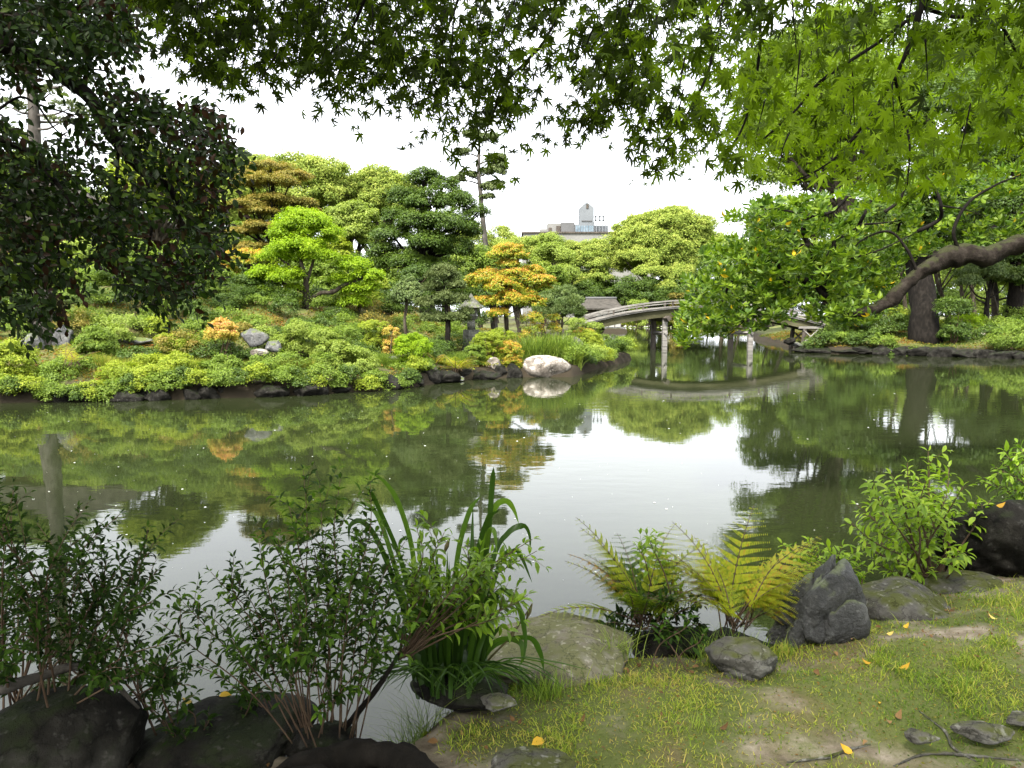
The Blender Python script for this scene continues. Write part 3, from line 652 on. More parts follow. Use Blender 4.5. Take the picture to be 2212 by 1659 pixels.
for i, (lab, px, py, rx, ry, mt) in enumerate((
    ('large pale-topped rock on the right shore below the path', 2075, 745, 50, 14, 'rock_grey'), ('dark rock under the overhanging shrub at the right edge', 2150, 763, 45, 12, 'rock_dark'),
    ('dark shore rock right of the bridge trestle', 1795, 752, 22, 12, 'rock_dark'), ('long dark shore rock below the thick trunk', 1960, 758, 55, 10, 'rock_dark'),
    ('dark shore rock between trestle and trunk', 1860, 756, 40, 11, 'rock_dark'), ('grey rock standing in the water just left of the bridge trestle', 1706, 737, 13, 10, 'rock_dark'),
    ('low rock in the water beside the trestle foot', 1722, 744, 14, 5, 'rock_grey'), ('broken flat rock at the end of the right shore', 2200, 752, 30, 12, 'rock_grey'))):
    Yr = onz(px, py+ry*.6)[1]
    rockP(lab, px, py, Yr if Yr < 46 else 43, rx, ry, mt, 40+i, group='rocks on the right shore')
mb = MB(); a = at(2110, 722, 40); pp = spline([at(2030, 716, 41), at(2090, 722, 40), at(2160, 716, 42), at(2260, 712, 44)], 16)
V = []; 
for q_ in pp:
    for dx in (-.9, .9): V.append((q_[0], q_[1]+dx, gz(q_[0], q_[1]+dx)+.03))
mb.add(V, [(2*i, 2*i+1, 2*i+3, 2*i+2) for i in range(15)])
tag(mb.build('path', surf('gravel_path', [(.28, .25, .21), (.38, .35, .3)], 12, .95, .4, 60)), kind='structure')

# lily pads and white flowers in the far water
rng = np.random.default_rng(77)
mb = MB(); n = 2600; px = rng.uniform(1310, 1740, n); py = rng.uniform(699, 707.5, n)+np.where(px > 1480, -3, 0)
P = np.array([onz(a, b_, .015+.04*rng.random()) for a, b_ in zip(px, np.maximum(py, 702.5))]); P[:, 0] += rng.normal(size=n)*.3
DISC = T_([(math.cos(a)*.5, math.sin(a)*.5, .02) for a in np.linspace(0, 5.7, 8)], [tuple(range(8))])
k = (sdist(P[:, 0], P[:, 1]) < -.3) & (P[:, 1] < 123); P = P[k]; n = len(P)
mb.stamp(DISC, P, rng.normal(size=(n, 3))*np.array([1, 1, .1]), np.tile([0, 0, 1.], (n, 1))+.12*rng.normal(size=(n, 3)), .34*(.6+.8*rng.random(n)), .5)
tag(mb.build('lily_pads', M['lily']), 'carpet of pale lily pads on the far water beyond the bridge', 'lily pads', kind='stuff')
mb = MB(); Q = P[rng.random(n) < .16]; Q[:, 2] += .07
for kk in range(5): mb.stamp(LQ, Q, rng.normal(size=(len(Q), 3))*np.array([1, 1, .2])+np.array([0, 0, .8]), rng.normal(size=(len(Q), 3)), .20, .5)
tag(mb.build('lily_flowers', M['petal']), 'white water lily flowers scattered over the far pads', 'flowers', kind='stuff')

# ================================================================== BRIDGE
YBR = 43.0
xa, xb = at(1250, 690, YBR)[0], at(1782, 690, YBR)[0]; xm = (xa+xb)/2
zc = at(1510, 662, YBR)[2]; ze = at(1250, 702, YBR)[2]
def dz(x): return ze+(zc-ze)*(1-((x-xm)/(xb-xm))**2)
t = thing('arched_bridge', 'weathered wooden arched footbridge crossing the pond on slim trestles', 'bridge', (xm, YBR+1, 0))
xs = np.linspace(xa, xb, 49)
def ribbon(y0, y1, off0, off1, mat, name, x0=None, x1=None, n=49):
    xx = np.linspace(xa if x0 is None else x0, xb if x1 is None else x1, n); mb = MB(); V = []
    for x in xx: z = dz(x); V += [(x, y0, z+off0), (x, y1, z+off0), (x, y1, z+off1), (x, y0, z+off1)]
    F = [(0, 3, 2, 1), tuple(4*(n-1)+j for j in range(4))]
    for i in range(n-1):
        for j in range(4): F.append((4*i+j, 4*i+(j+1) % 4, 4*i+4+(j+1) % 4, 4*i+4+j))
    mb.add(V, F); return mb.build(name, M[mat], t, True)
W0, W1 = YBR-.05, YBR+2.2
ribbon(W0, W1, -.08, 0, 'oldwood', 'deck')
ribbon(W0+.43, W1-.43, -.13, -.083, 'darkbark', 'deck_shade_sheet'); ribbon(W0+.16, W0+.42, -.52, -.082, 'mosswood', 'beam'); ribbon(W1-.42, W1-.16, -.52, -.082, 'mosswood', 'beam')  # near-black sheet below the deck stands in for the shade there
ribbon(W0-.05, W0+.06, .002, .07, 'oldwood', 'kerb_rail'); ribbon(W1-.06, W1+.05, .002, .07, 'oldwood', 'kerb_rail')
ribbon(W0-.04, W0+.05, .34, .42, 'oldwood', 'handrail'); ribbon(W1-.05, W1+.04, .34, .42, 'oldwood', 'handrail')
ribbon(W0-.01, W0+.03, .22, .26, 'oldwood', 'middle_rail'); ribbon(W1-.03, W1+.01, .22, .26, 'oldwood', 'middle_rail')
for yy in (W0+.005, W1-.005):
    for x in np.linspace(xa+.3, xb-.3, 9):
        f = MB(); box(f, (x, yy, dz(x)+.2), (.09, .07, .30)); f.build('baluster', M['darkwood'], t, True)
for px1, px2 in ((1424.5, 1438), (1599, 1624.5)):
    xA, xB = at(px1, 720, YBR)[0], at(px2, 720, YBR)[0]
    for x, yy in ((xA, W1-.35), (xB, W0+.35)):
        f = MB(); zt_ = dz(x)-.62; box(f, (x, yy, (zt_-.9)/2), (.27, .27, zt_+.9), tint=.5); f.build('pier_post', M['oldwood'] if yy < YBR+1 else M['darkwood'], t, True)
    xc_ = (xA+xB)/2
    # cap beam runs across the bridge and slants with the posts
    f = MB(); z_ = dz(xc_)-.62
    tube(f, [(xB+.1, W0-.35, z_+.04), (xA-.1, W1+.3, z_+.04)], [.16, .16], 4, 3); f.build('cap_beam', M['darkwood'], t, True)
    f = MB(); tube(f, [(xB+.05, W0+.1, .95), (xA-.05, W1-.1, .95)], [.11, .11], 4, 3); f.build('cross_brace', M['oldwood'], t, True)
xA, xB = at(1736, 720, YBR)[0], at(1769, 720, YBR)[0]
for x, yy in ((xA, W0+.2), (xB, W0+.2), (xB, W1-.2), (xA, W1-.2)):
    f = MB(); tube(f, [(x, yy, -.4), (x+(.12 if x == xA else -.1), yy, dz(x)-.55)], [.13, .12], 4, 3); f.build('pier_post', M['darkwood'], t, True)
for yy in (W0+.12, W1-.28):
    f = MB(); tube(f, [(xA, yy, .35), (xB, yy, 1.15)], [.05, .05], 4, 3); tube(f, [(xA, yy+.02, 1.15), (xB, yy+.02, .35)], [.05, .05], 4, 3); f.build('cross_brace', M['oldwood'], t, True)
f = MB(); box(f, ((xA+xB)/2, W0+.2, 1.28), (xB-xA+.5, .16, .14)); f.build('cap_beam', M['oldwood'], t, True); f = MB(); box(f, ((xA+xB)/2, W0+.2, .25), (xB-xA+.3, .12, .12)); f.build('tie_beam', M['oldwood'], t, True)
rockP('dark stone abutment under the left end of the bridge', 1268, 722, 44, 34, 26, 'rock_dark', 61)
rockP('dark stone abutment under the right end of the bridge', 1795, 710, 45, 30, 34, 'rock_dark', 62)

# ================================================================== LEFT BANK trees (far to near)
B = 'camphor trees behind the left bank'
tree('camphor_tree', 'tallest pale camphor behind the layered rusty pine', 'tree', trunkxy(650, 58), bumpy(640, 440, 58, 130, 108, 26, 11, .38)+[E(560, 370, 58, 60, 34), E(700, 375, 57, 60, 34)], 80000, .16, 'camphor', sub=34, subr=.30, zmin=-.6, up=.25, tip=.25, r0=.4, group=B)
tree('camphor_tree', 'pale camphor left of the dark pine with sky showing through its top', 'tree', trunkxy(810, 60), bumpy(815, 440, 60, 90, 80, 20, 12, .40), 50000, .16, 'camphor', sub=34, subr=.30, zmin=-.6, up=.25, tip=.25, r0=.4, group=B)
tree('camphor_tree', 'rounded pale tree directly right of the bright lime tree', 'tree', trunkxy(770, 48), bumpy(760, 500, 48, 55, 70, 14, 13, .42), 32000, .14, 'pale', sub=34, subr=.30, zmin=-.6, up=.25, r0=.3, group=B)
tree('camphor_tree', 'pale tree left of the rusty pine beside the dark leaves', 'tree', trunkxy(470, 55), bumpy(470, 450, 55, 75, 85, 16, 14, .42), 36000, .16, 'camphor', sub=34, subr=.30, zmin=-.6, up=.25, tip=.25, r0=.3, group=B)
tree('camphor_tree', 'low yellow-green tree behind the leaning pine trunk', 'tree', trunkxy(1010, 62), [E(1010, 540, 62, 45, 60), E(970, 570, 60, 45, 55), E(1045, 560, 64, 30, 40)], 26000, .16, 'camphor', sub=26, subr=.34, tip=.25, r0=.25, group=B)
tree('broadleaf_tree', 'green tree behind the upper part of the dark leaves at left', 'tree', trunkxy(330, 38), bumpy(340, 420, 38, 110, 95, 20, 15, .42), 42000, .12, 'yellowgreen', sub=24, subr=.34, r0=.2, group='trees behind the dark leaves')
tree('broadleaf_tree', 'green tree behind the dark leaves at the left edge', 'tree', trunkxy(60, 40), bumpy(60, 440, 40, 130, 110, 20, 16, .42), 40000, .13, 'mid', sub=24, subr=.34, r0=.25, group='trees behind the dark leaves')
tree('broadleaf_tree', 'small spreading tree on the mossy slope below the dark leaves', 'tree', trunkxy(400, 29), [E(400, 565, 29, 70, 40), E(340, 590, 29, 55, 35), E(455, 600, 28, 45, 32), E(300, 560, 30, 55, 45)], 24000, .09, 'mid', sub=28, subr=.32, r0=.12, group='trees behind the dark leaves')
tree('red_maple', 'orange-red shrub tree left of the lime tree', 'tree', trunkxy(520, 31), [E(515, 562, 31, 45, 22), E(480, 590, 31, 35, 20), E(560, 560, 33, 35, 16)], 12000, .09, 'flush', sub=24, subr=.34, tip=.4, r0=.08)
tree('conifer_tree', 'tall grey-green bushy tree at far left behind the pine trunk', 'tree', trunkxy(180, 31), [E(180, 560, 31, 60, 50), E(110, 600, 31, 50, 35), E(230, 600, 30, 40, 30)], 22000, .09, 'pale', sub=26, subr=.32, r0=.12, group='trees behind the dark leaves')

# layered rusty pine
pads = [E(585, 366, 36, 60, 13), E(540, 385, 35.6, 52, 13), E(630, 384, 35.8, 50, 13), E(580, 396, 35.0, 72, 12), E(512, 402, 35.4, 24, 9), E(585, 434, 35.3, 58, 12), E(540, 446, 35, 52, 12), E(640, 442, 35.6, 48, 12), E(668, 456, 36, 26, 9), E(560, 458, 34.8, 50, 9), E(570, 492, 35, 56, 12), E(528, 502, 35, 42, 11), E(610, 505, 35.2, 36, 10), E(545, 536, 35, 45, 11)]
tree('layered_pine', 'cloud-pruned rusty brown pine in flat layers behind the lime tree', 'pine tree', trunkxy(585, 35.6), pads, 46000, .08, 'rust', tm=LQ, sub=46, subr=.28, tip=.35, up=.7, bark='darkbark', r0=.22, zmin=-.1, fat=1.02)
# dark pine
pads = [E(915, 390, 41, 38, 26), E(955, 405, 41, 35, 24), E(880, 430, 41.5, 45, 26), E(930, 440, 40.5, 55, 30), E(985, 440, 41, 45, 26), E(1030, 462, 41, 32, 16), E(860, 470, 41, 35, 22), E(905, 480, 40, 55, 30), E(965, 490, 40, 60, 32), E(850, 510, 41, 50, 26), E(920, 530, 40, 60, 30), E(985, 540, 40.5, 45, 30), E(830, 545, 41, 40, 26), E(870, 575, 40.5, 60, 30), E(940, 585, 40.5, 60, 30), E(1000, 500, 41, 40, 24)]
tree('dark_pine', 'big dark green cloud-pruned tree in the middle of the left bank', 'pine tree', trunkxy(925, 41), pads, 90000, .10, 'deep', sub=26, subr=.36, tip=.45, up=.7, bark='darkbark', r0=.35)
# tall slim pine
TP = 52
tpath = [at(1060, 600, TP), at(1050, 540, TP), at(1040, 440, TP), at(1034, 370, TP), at(1036, 300, TP), at(1038, 262, TP)]
a = tpath[0]; g0 = gz(a[0], TP)
t = thing('tall_pine', 'tall slender pine with bare grey trunk and small tufted top against the sky', 'pine tree', (a[0], TP, g0))
tb = MB(); tube(tb, [(a[0]+.3, TP, g0-.3)]+tpath, [.26, .24, .20, .16, .12, .08, .04], 8, 34, .2)
pads = [(1040, 268, 24, 12), (1020, 292, 26, 11), (1056, 300, 28, 12), (1000, 330, 22, 9), (1072, 345, 28, 14), (1010, 380, 24, 9), (990, 388, 20, 7), (1066, 372, 30, 12), (1060, 405, 26, 10), (1078, 398, 16, 7), (1052, 425, 20, 7), (1078, 360, 22, 12)]
for q_ in pads:
    e = at(q_[0], q_[1]+3, TP); st = at(1036, q_[1]+10, TP); tube(tb, [st, (st+e)/2+np.array([0, 0, .12]), e], [.06, .05, .02], 5, 6)
tb.build('trunk', M['pinebark'], t)
cb = MB(); rng = np.random.default_rng(5); foliage(cb, rng, [E(a_, b_, TP, c_, d_) for a_, b_, c_, d_ in pads], 15000, .2, LN, sub=26, subr=.30, up=.4); cb.build('crown', M['needle'], t)

# lime tree with visible twin trunk and long right limb
YL = 27.0
pads = [E(655, 488, YL, 72, 24), E(620, 510, YL, 50, 20), E(690, 505, YL, 55, 22), E(710, 520, YL+.4, 25, 14), E(650, 540, YL-.4, 75, 26), E(600, 555, YL, 50, 24), E(690, 560, YL-.3, 55, 24), E(580, 600, YL-.3, 50, 30), E(560, 635, YL-.2, 38, 24), E(620, 600, YL-.5, 45, 24), E(640, 628, YL, 30, 18), E(760, 575, YL, 45, 22), E(790, 600, YL, 40, 24), E(735, 605, YL, 35, 16), E(770, 630, YL+.2, 45, 18), E(800, 620, YL, 24, 18), E(575, 655, YL-.1, 45, 22), E(620, 648, YL+.3, 36, 18), E(765, 655, YL+.4, 42, 18), E(545, 612, YL, 26, 20), E(812, 600, YL+.2, 24, 20), E(655, 470, YL, 48, 16)]
bx_, by_ = at(664, 690, YL)[0], YL; b_ = np.array([bx_, by_, gz(bx_, by_)])
t = thing('lime_tree', 'vivid lime green spreading tree with twin trunks and a long right limb', 'tree', b_)
tb = MB()
tube(tb, [b_+np.array([.12, 0, -.3]), at(670, 672, YL), at(663, 645, YL), at(660, 600, YL), at(650, 560, YL), at(655, 500, YL)], [.15, .13, .11, .09, .06, .03], 8, 24, .25)
tube(tb, [b_+np.array([-.1, .1, -.3]), at(659, 670, YL+.1), at(660, 620, YL+.1), at(675, 570, YL), at(690, 520, YL)], [.11, .10, .08, .05, .03], 7, 20, .25)
tube(tb, [at(665, 650, YL), at(690, 634, YL-.1), at(720, 630, YL-.2), at(745, 615, YL), at(785, 600, YL)], [.09, .085, .08, .06, .03], 7, 20, .25)
tube(tb, [at(661, 630, YL), at(635, 622, YL), at(600, 610, YL), at(565, 625, YL)], [.08, .07, .05, .02], 6, 16, .25)
tube(tb, [at(660, 600, YL), at(620, 570, YL), at(600, 555, YL)], [.06, .05, .02], 6, 12, .25)
tb.build('trunk', M['bark'], t)
cb = MB(); rng = np.random.default_rng(6); foliage(cb, rng, pads, 68000, .078, LQ, sub=26, subr=.38, tip=.3, up=.6); cb.build('crown', M['lime'], t)
tree('lime_tree', 'smaller darker lime tree right of the vivid one, on slim trunks', 'tree', trunkxy(768, 29), [E(770, 645, 29, 50, 22), E(815, 620, 29.3, 28, 20), E(740, 650, 29, 30, 16)], 9000, .08, 'yellowgreen', sub=26, r0=.09)
shrub('round lime bush in shade behind the twin trunks', 710, 668, 29, 45, 24, 'lime', 6000, .07, extra=[(675, 675, 28.5, 30, 16)])
shrub('dense dark bush under the dark pine', 850, 640, 31, 48, 38, 'deep', 8000, .07, extra=[(900, 600, 32, 40, 35), (800, 660, 30.5, 35, 24)])
shrub('dark bush behind the stone lantern', 980, 625, 33, 60, 40, 'deep', 8000, .07, extra=[(1030, 640, 33, 35, 30)])
shrub('dark undergrowth bush left of the lime tree trunks', 600, 665, 30, 50, 24, 'deep', 7000, .07, extra=[(540, 650, 30.5, 50, 26)])

# grey-green round tree, small pine, lantern, photinia
tree('round_tree', 'small egg-shaped grey-green tree left of the small pine', 'tree', trunkxy(880, 26.5), [E(880, 645, 26.5, 34, 36), E(882, 620, 26.5, 24, 22)], 11000, .062, 'greygreen', sub=60, subr=.24, r0=.07, up=.3)
YP = 25.5
pads = [E(955, 600, YP, 38, 26), E(935, 625, YP, 26, 14), E(985, 620, YP, 26, 14), E(925, 658, YP, 30, 14), E(990, 652, YP, 30, 14), E(960, 645, YP-.2, 26, 14), E(930, 690, YP, 30, 12), E(985, 690, YP, 34, 12), E(1005, 678, YP, 16, 12)]
bx_ = at(966, 700, YP)[0]; b_ = np.array([bx_, YP, gz(bx_, YP)])
t = thing('small_pine', 'small grey-green garden pine left of the stone lantern', 'pine tree', b_)
tb = MB(); tube(tb, [b_-np.array([0.05, 0, .2]), at(968, 705, YP), at(965, 670, YP), at(962, 640, YP), at(957, 600, YP)], [.11, .095, .06, .04, .02], 8, 20, .3)
for c_, r_ in pads[1:]: m_ = np.array([at(965, 650, YP)[0], YP, c_[2]-.05]); tube(tb, [m_, (m_+c_)/2+np.array([0, 0, -.03]), c_], [.03, .022, .01], 5, 6)
tb.build('trunk', M['darkbark'], t)
cb = MB(); rng = np.random.default_rng(8); foliage(cb, rng, pads, 26000, .085, LN, sub=34, subr=.34, tip=.25, needle=True); cb.build('crown', M['needle'], t)
t_ = tree('pine_bush', 'fluffy grey-green pine bush at the left foot of the bridge', 'pine bush', trunkxy(1207, 33), [E(1205, 665, 33, 50, 36), E(1180, 685, 32.7, 28, 20), E(1235, 680, 33, 26, 24), E(1215, 640, 33, 32, 20)], 22000, .09, 'greygreen', tm=LN, sub=50, subr=.26, r0=.06, needle=True)

YS = 27.0
c = at(1018, 690, YS); zb = gz(c[0], YS)
t = thing('stone_lantern', 'grey mossy stone lantern standing between the small pine and the orange topiary', 'stone lantern', (c[0], YS, zb))
def prism(mb, c, z0, z1, r0, r1, n=6, rot=0.3):
    V = [(c[0]+math.cos(rot+2*math.pi*k/n)*r, YS+math.sin(rot+2*math.pi*k/n)*r, z) for z, r in ((z0, r0), (z1, r1)) for k in range(n)]
    mb.add(V, [tuple(range(n))[::-1], tuple(range(n, 2*n))]+[(k, (k+1) % n, n+(k+1) % n, n+k) for k in range(n)])
def zz(py): return at(1018, py, YS)[2]
for nm, y0, y1, ra, rb_, nn in (('base', 722, 712, .34, .30, 6), ('shaft', 712, 690, .15, .14, 10), ('platform', 690, 682, .20, .30, 6), ('fire_box', 682, 665, .21, .21, 6), ('roof_cap', 664.5, 644, .46, .14, 6), ('finial', 643.8, 634, .12, .02, 8)):
    f = MB(); prism(f, c, zz(y0) if nm != 'base' else zb-.1, zz(y1), ra, rb_, nn)
    if nm == 'roof_cap': prism(f, c, zz(666.5), zz(664.52), .40, .47)
    if nm == 'finial': prism(f, c, zz(645.8), zz(643.82), .10, .13, 8)
    f.build(nm, M['lichen'], t, nm != 'shaft')
for a_ in (-1.9, -1.0, -2.75):
    f = MB(); box(f, (c[0]+math.cos(a_+.03)*.185, YS+math.sin(a_+.03)*.185, (zz(682)+zz(665))/2), (.13, .02, .17), a_+.03+math.pi/2); f.build('window_opening', M['darkbark'], t, True)

YF = 28.5
pads = [E(1097, 541, YF, 33, 14), E(1085, 552, YF, 34, 14), E(1118, 553, YF, 26, 12), E(1096, 572, YF, 26, 12), E(1060, 603, YF+.4, 45, 20), E(1115, 600, YF, 40, 20), E(1150, 590, YF, 26, 16), E(1165, 608, YF-.2, 34, 15), E(1040, 615, YF+.6, 34, 22), E(1085, 622, YF-.4, 38, 22), E(1130, 605, YF, 30, 26), E(1045, 655, YF, 28, 16), E(1100, 652, YF-.5, 40, 22), E(1150, 655, YF-.3, 28, 18), E(1080, 680, YF-.5, 28, 14), E(1125, 635, YF, 34, 20), E(1173, 620, YF, 22, 12)]
tree('topiary_tree', 'cloud-pruned topiary with orange-red new leaves beside the stone lantern', 'topiary', (at(1097, 700, YF)[0], YF), pads, 50000, .062, 'flush', sub=40, subr=.26, tip=.55, up=.5, r0=.09)
shrub('orange and gold low bush at the foot of the topiary', 1150, 690, 28, 34, 14, 'flush', 4500, .055, extra=[(1195, 688, 29, 20, 10)], tip=.2)

# left tall pine
YT = 20.5
tpath = [at(93, 735, YT), at(92, 640, YT), at(86, 500, YT), at(76, 300, YT), at(68, 180, YT), at(64, 20, YT)]
a = tpath[0]; g0 = gz(a[0], YT)
t = thing('tall_pine', 'tall pine with straight grey trunk at the left edge, behind the dark leaves', 'pine tree', (a[0], YT, g0))
tb = MB(); tube(tb, [(a[0], YT, g0-.3)]+tpath+[at(60, -200, YT)], [.34, .26, .22, .19, .15, .12, .10, .05], 12, 50, .22, 3)
pads = [(150, 235, 40, 10), (110, 200, 30, 10), (190, 250, 30, 8), (20, 230, 35, 12), (130, 265, 36, 7), (30, 290, 35, 9), (110, 130, 40, 14), (10, 150, 40, 16), (60, 60, 60, 20), (150, 60, 50, 16), (40, -60, 80, 40), (170, 175, 30, 10)]
for q_ in pads:
    e = at(q_[0], q_[1], YT+rng.normal()*.5); st = at(74, q_[1]+14, YT); tube(tb, [st, (st+e)/2+np.array([0, 0, -.08]), e], [.045, .03, .012], 5, 7)
tb.build('trunk', M['pinebark'], t)
cb = MB(); foliage(cb, rng, [E(a_, b_2, YT, c_, d_) for a_, b_2, c_, d_ in pads], 9000, .10, LN, sub=22, subr=.28, needle=True); cb.build('crown', M['needle'], t)

# ================================================================== LEFT BANK shrubs, rocks
S = 'rounded shrubs along the left shore'
shrub('fresh lime-green mound at the left edge of the left bank', 22, 782, 18.2, 62, 52, 'yellowgreen', 14000, .06, extra=[(-50, 790, 18, 60, 55), (30, 820, 17.9, 45, 30)], group=S, sub=50, subr=.24)
shrub('green shrub low over the water beside the lime mound', 130, 815, 18.3, 55, 36, 'mid', 9000, .055, extra=[(160, 790, 18.8, 50, 22)], group=S, sub=50)
shrub('broad light-tipped shrub overhanging the water at left', 325, 805, 18.6, 100, 38, 'yellowgreen', 22000, .05, extra=[(250, 815, 18.4, 55, 30), (380, 795, 18.6, 48, 34)], group=S, sub=60, subr=.22)
shrub('green shrub just right of the broad light-tipped one', 478, 800, 19, 52, 34, 'mid', 11000, .05, group=S, sub=54, subr=.24)
shrub('green shrub above the dark shore rock, third along from the broad one', 560, 800, 19.3, 34, 32, 'mid', 7500, .05, group=S, sub=44, subr=.26)
shrub('small green shrub beside the reddish boulder', 622, 812, 19.4, 32, 26, 'mid', 6500, .05, group=S, sub=40, subr=.26)
shrub('neat round green shrub in front of the slanting rocks at left', 205, 742, 20.2, 50, 27, 'mid', 8500, .055, group=S, sub=50, subr=.26)
shrub('yellow-green low shrub behind the broad one, left of the pink-tipped bush', 392, 742, 20.8, 42, 22, 'yellowgreen', 7000, .055, group=S, extra=[(360, 735, 21, 28, 14)])
shrub('loose green shrub among the slope rocks at left', 243, 676, 24.5, 28, 24, 'mid', 4500, .07, group='shrubs on the mossy slope')
shrub('low round shrub on the slope beside the pine trunk', 170, 662, 25.5, 28, 14, 'mid', 3500, .07, group='shrubs on the mossy slope')
shrub('pale feathery shrub high on the slope behind the round one', 330, 640, 26, 45, 22, 'pale', 5500, .07, group='shrubs on the mossy slope')
shrub('ferny green clump at the left edge above the rocks', 35, 680, 22, 50, 26, 'mid', 5000, .07, group='shrubs on the mossy slope')
shrub('rust-tinted low azalea on the slope above the flat slab', 330, 700, 23.5, 48, 16, 'rust', 4500, .06, group='shrubs on the mossy slope')
shrub('mixed brown-green azalea right of the rust-tinted one', 420, 690, 24, 40, 16, 'rust', 4000, .06, group='shrubs on the mossy slope')
shrub('dark green azalea mound below the orange-red tree', 480, 665, 25, 50, 20, 'deep', 5500, .06, group='shrubs on the mossy slope')
shrub('low yellow-brown azalea under the lime tree', 560, 700, 24.5, 55, 14, 'rust', 4500, .06, group='shrubs on the mossy slope')
shrub('small upright bush with pink-red tips and pale lower leaves', 482, 722, 20.3, 38, 34, 'nandina', 8500, .05, name='pink_tipped_bush', group=None, tip=.68, sub=40, subr=.28)
shrub('soft pale green shrub left of the twin trunks, feathery', 650, 722, 21.5, 44, 32, 'pale', 8500, .06, LN, group=S, extra=[(610, 740, 21.5, 28, 18), (700, 735, 21.2, 34, 30)], up=.2)
shrub('large grey-green dome shrub in the middle of the left shore', 768, 790, 20.7, 55, 42, 'pale', 16000, .05, group=S, sub=60, subr=.22, extra=[(725, 760, 21, 42, 26)])
shrub('loose drooping shrub left of the grey-green dome', 700, 788, 20.6, 40, 32, 'mid', 9000, .055, LN, group=S, extra=[(740, 725, 22, 45, 24)])
shrub('flat-topped azalea with pinkish new leaves behind the round lime shrub', 808, 708, 23.5, 38, 17, 'yellowgreen', 7500, .045, group=S, tip=.3, sub=60, subr=.2)
shrub('pink-flushed small azalea right of the flat-topped one', 845, 718, 23.2, 22, 15, 'nandina', 4200, .045, group=S, tip=.4, sub=40, subr=.24)
shrub('perfectly round bright lime shrub in the centre of the left shore', 893, 752, 22.2, 46, 36, 'lime', 15000, .042, group=S, sub=90, subr=.18, tip=.2)
shrub('light green shrub behind the ferns near the shore point', 1055, 740, 24.5, 40, 24, 'yellowgreen', 9000, .048, group=S, sub=60, subr=.2, extra=[(1085, 725, 25, 32, 16)])
shrub('small green shrub over the rocks behind the ferns', 1025, 765, 24, 26, 22, 'mid', 5000, .05, group=S)
shrub('round orange-topped bush left of the big pale boulder', 1103, 762, 24.5, 31, 28, 'flush', 9000, .042, group=S, tip=.62, sub=70, subr=.2, extra=[(1106, 785, 24.4, 24, 22)])
shrub('low leafy plant at the waterline left of the ferns', 905, 790, 22, 42, 16, 'mid', 4500, .05, group=S, extra=[(860, 800, 21.8, 30, 18)])
shrub('orange and green bush at the tip of the peninsula', 1270, 737, 33, 34, 24, 'yellowgreen', 11000, .062, group=S, tip=.4, sub=60, subr=.22, extra=[(1285, 750, 33, 26, 22)])
shrub('gold-tipped low bush behind the tip bush', 1262, 718, 34.5, 26, 10, 'flush', 4000, .06, group=S, tip=.3)
shrub('pale bush at the foot of the bridge', 1245, 700, 37, 30, 14, 'pale', 4000, .07, group=S, extra=[(1285, 706, 38, 22, 10)])

LR = 'rocks of the left bank'
for i, (lab, px, py, Yr, rx, ry, mt, kw) in enumerate((
    ('flat grey stone slab bridging a dark gap on the slope', 290, 738, 21.5, 52, 11, 'rock_grey', dict(dep=.5)),
    ('upright pale grey rock right of the pine trunk', 138, 735, 20.6, 22, 32, 'rock_grey', {}),
    ('broad grey rock at the foot of the pine trunk', 70, 745, 20.2, 34, 24, 'rock_grey', {}),
    ('slanting grey rock behind the round shrub', 188, 690, 23.5, 26, 13, 'rock_grey', {}),
    ('small grey rock high on the slope, left of the others', 222, 672, 25.5, 16, 14, 'rock_grey', {}),
    ('low flat rock on the slope above the round shrub', 130, 702, 23.5, 26, 8, 'rock_grey', {}),
    ('blue-grey angular rock right of the pink-tipped bush', 552, 733, 21.5, 30, 22, 'rock_grey', {}),
    ('smaller dark rock right of the blue-grey one', 592, 747, 21, 20, 14, 'rock_grey', {}),
    ('pale flat-topped stone in front of the blue-grey rock', 560, 762, 20.2, 18, 9, 'rock_light', {}),
    ('dark rock half hidden behind the pink-tipped bush', 440, 745, 21.5, 22, 20, 'rock_dark', {}),
    ('reddish-brown boulder at the waterline in the middle', 684, 822, 19.9, 22, 22, 'rock_near', {}),
    ('dark shore boulder below the third shrub', 585, 826, 19.2, 30, 18, 'rock_dark', {}),
    ('long dark rock under the broad light-tipped shrub', 340, 845, 18.1, 90, 16, 'rock_dark', dict(dep=.35)),
    ('dark rock at the waterline under the lime mound', 60, 850, 17.8, 60, 18, 'rock_dark', dict(dep=.4)),
    ('dark rock under the green shrub beside the lime mound', 190, 850, 17.95, 55, 16, 'rock_dark', dict(dep=.4)),
    ('dark shore rock between the broad shrub and the middle shrubs', 480, 840, 18.7, 50, 14, 'rock_dark', dict(dep=.4)),
    ('dark shore rock right of the reddish boulder', 745, 835, 20.0, 40, 12, 'rock_dark', dict(dep=.5)),
    ('smooth grey rock among plants left of the round lime shrub', 852, 777, 22.4, 21, 8, 'rock_grey', {}),
    ('thin pale rock lying flat on the water', 832, 831, 20.9, 23, 6, 'rock_light', {}),
    ('pointed rust-footed rock left of the ferns', 935, 803, 22.4, 14, 20, 'rock_near', {}),
    ('flat rock at the foot of the ferns', 985, 818, 22.8, 26, 7, 'rock_grey', {}),
    ('pale cube-like rock between ferns and orange bush', 1068, 790, 24.0, 17, 16, 'rock_light', {}),
    ('rounded rock behind the big reeds at the shore point', 1243, 742, 29, 16, 18, 'rock_near', {}),
    )):
    rockP(lab, px, py, Yr, rx, ry, mt, 70+i, group=LR, **kw)
rockP('big pale flat-topped boulder at the water beside the reeds', 1177, 795, 24.6, 50, 24, 'rock_light', 120, dep=.75, planes=9, rough=.05, hmin=.8, name='boulder')

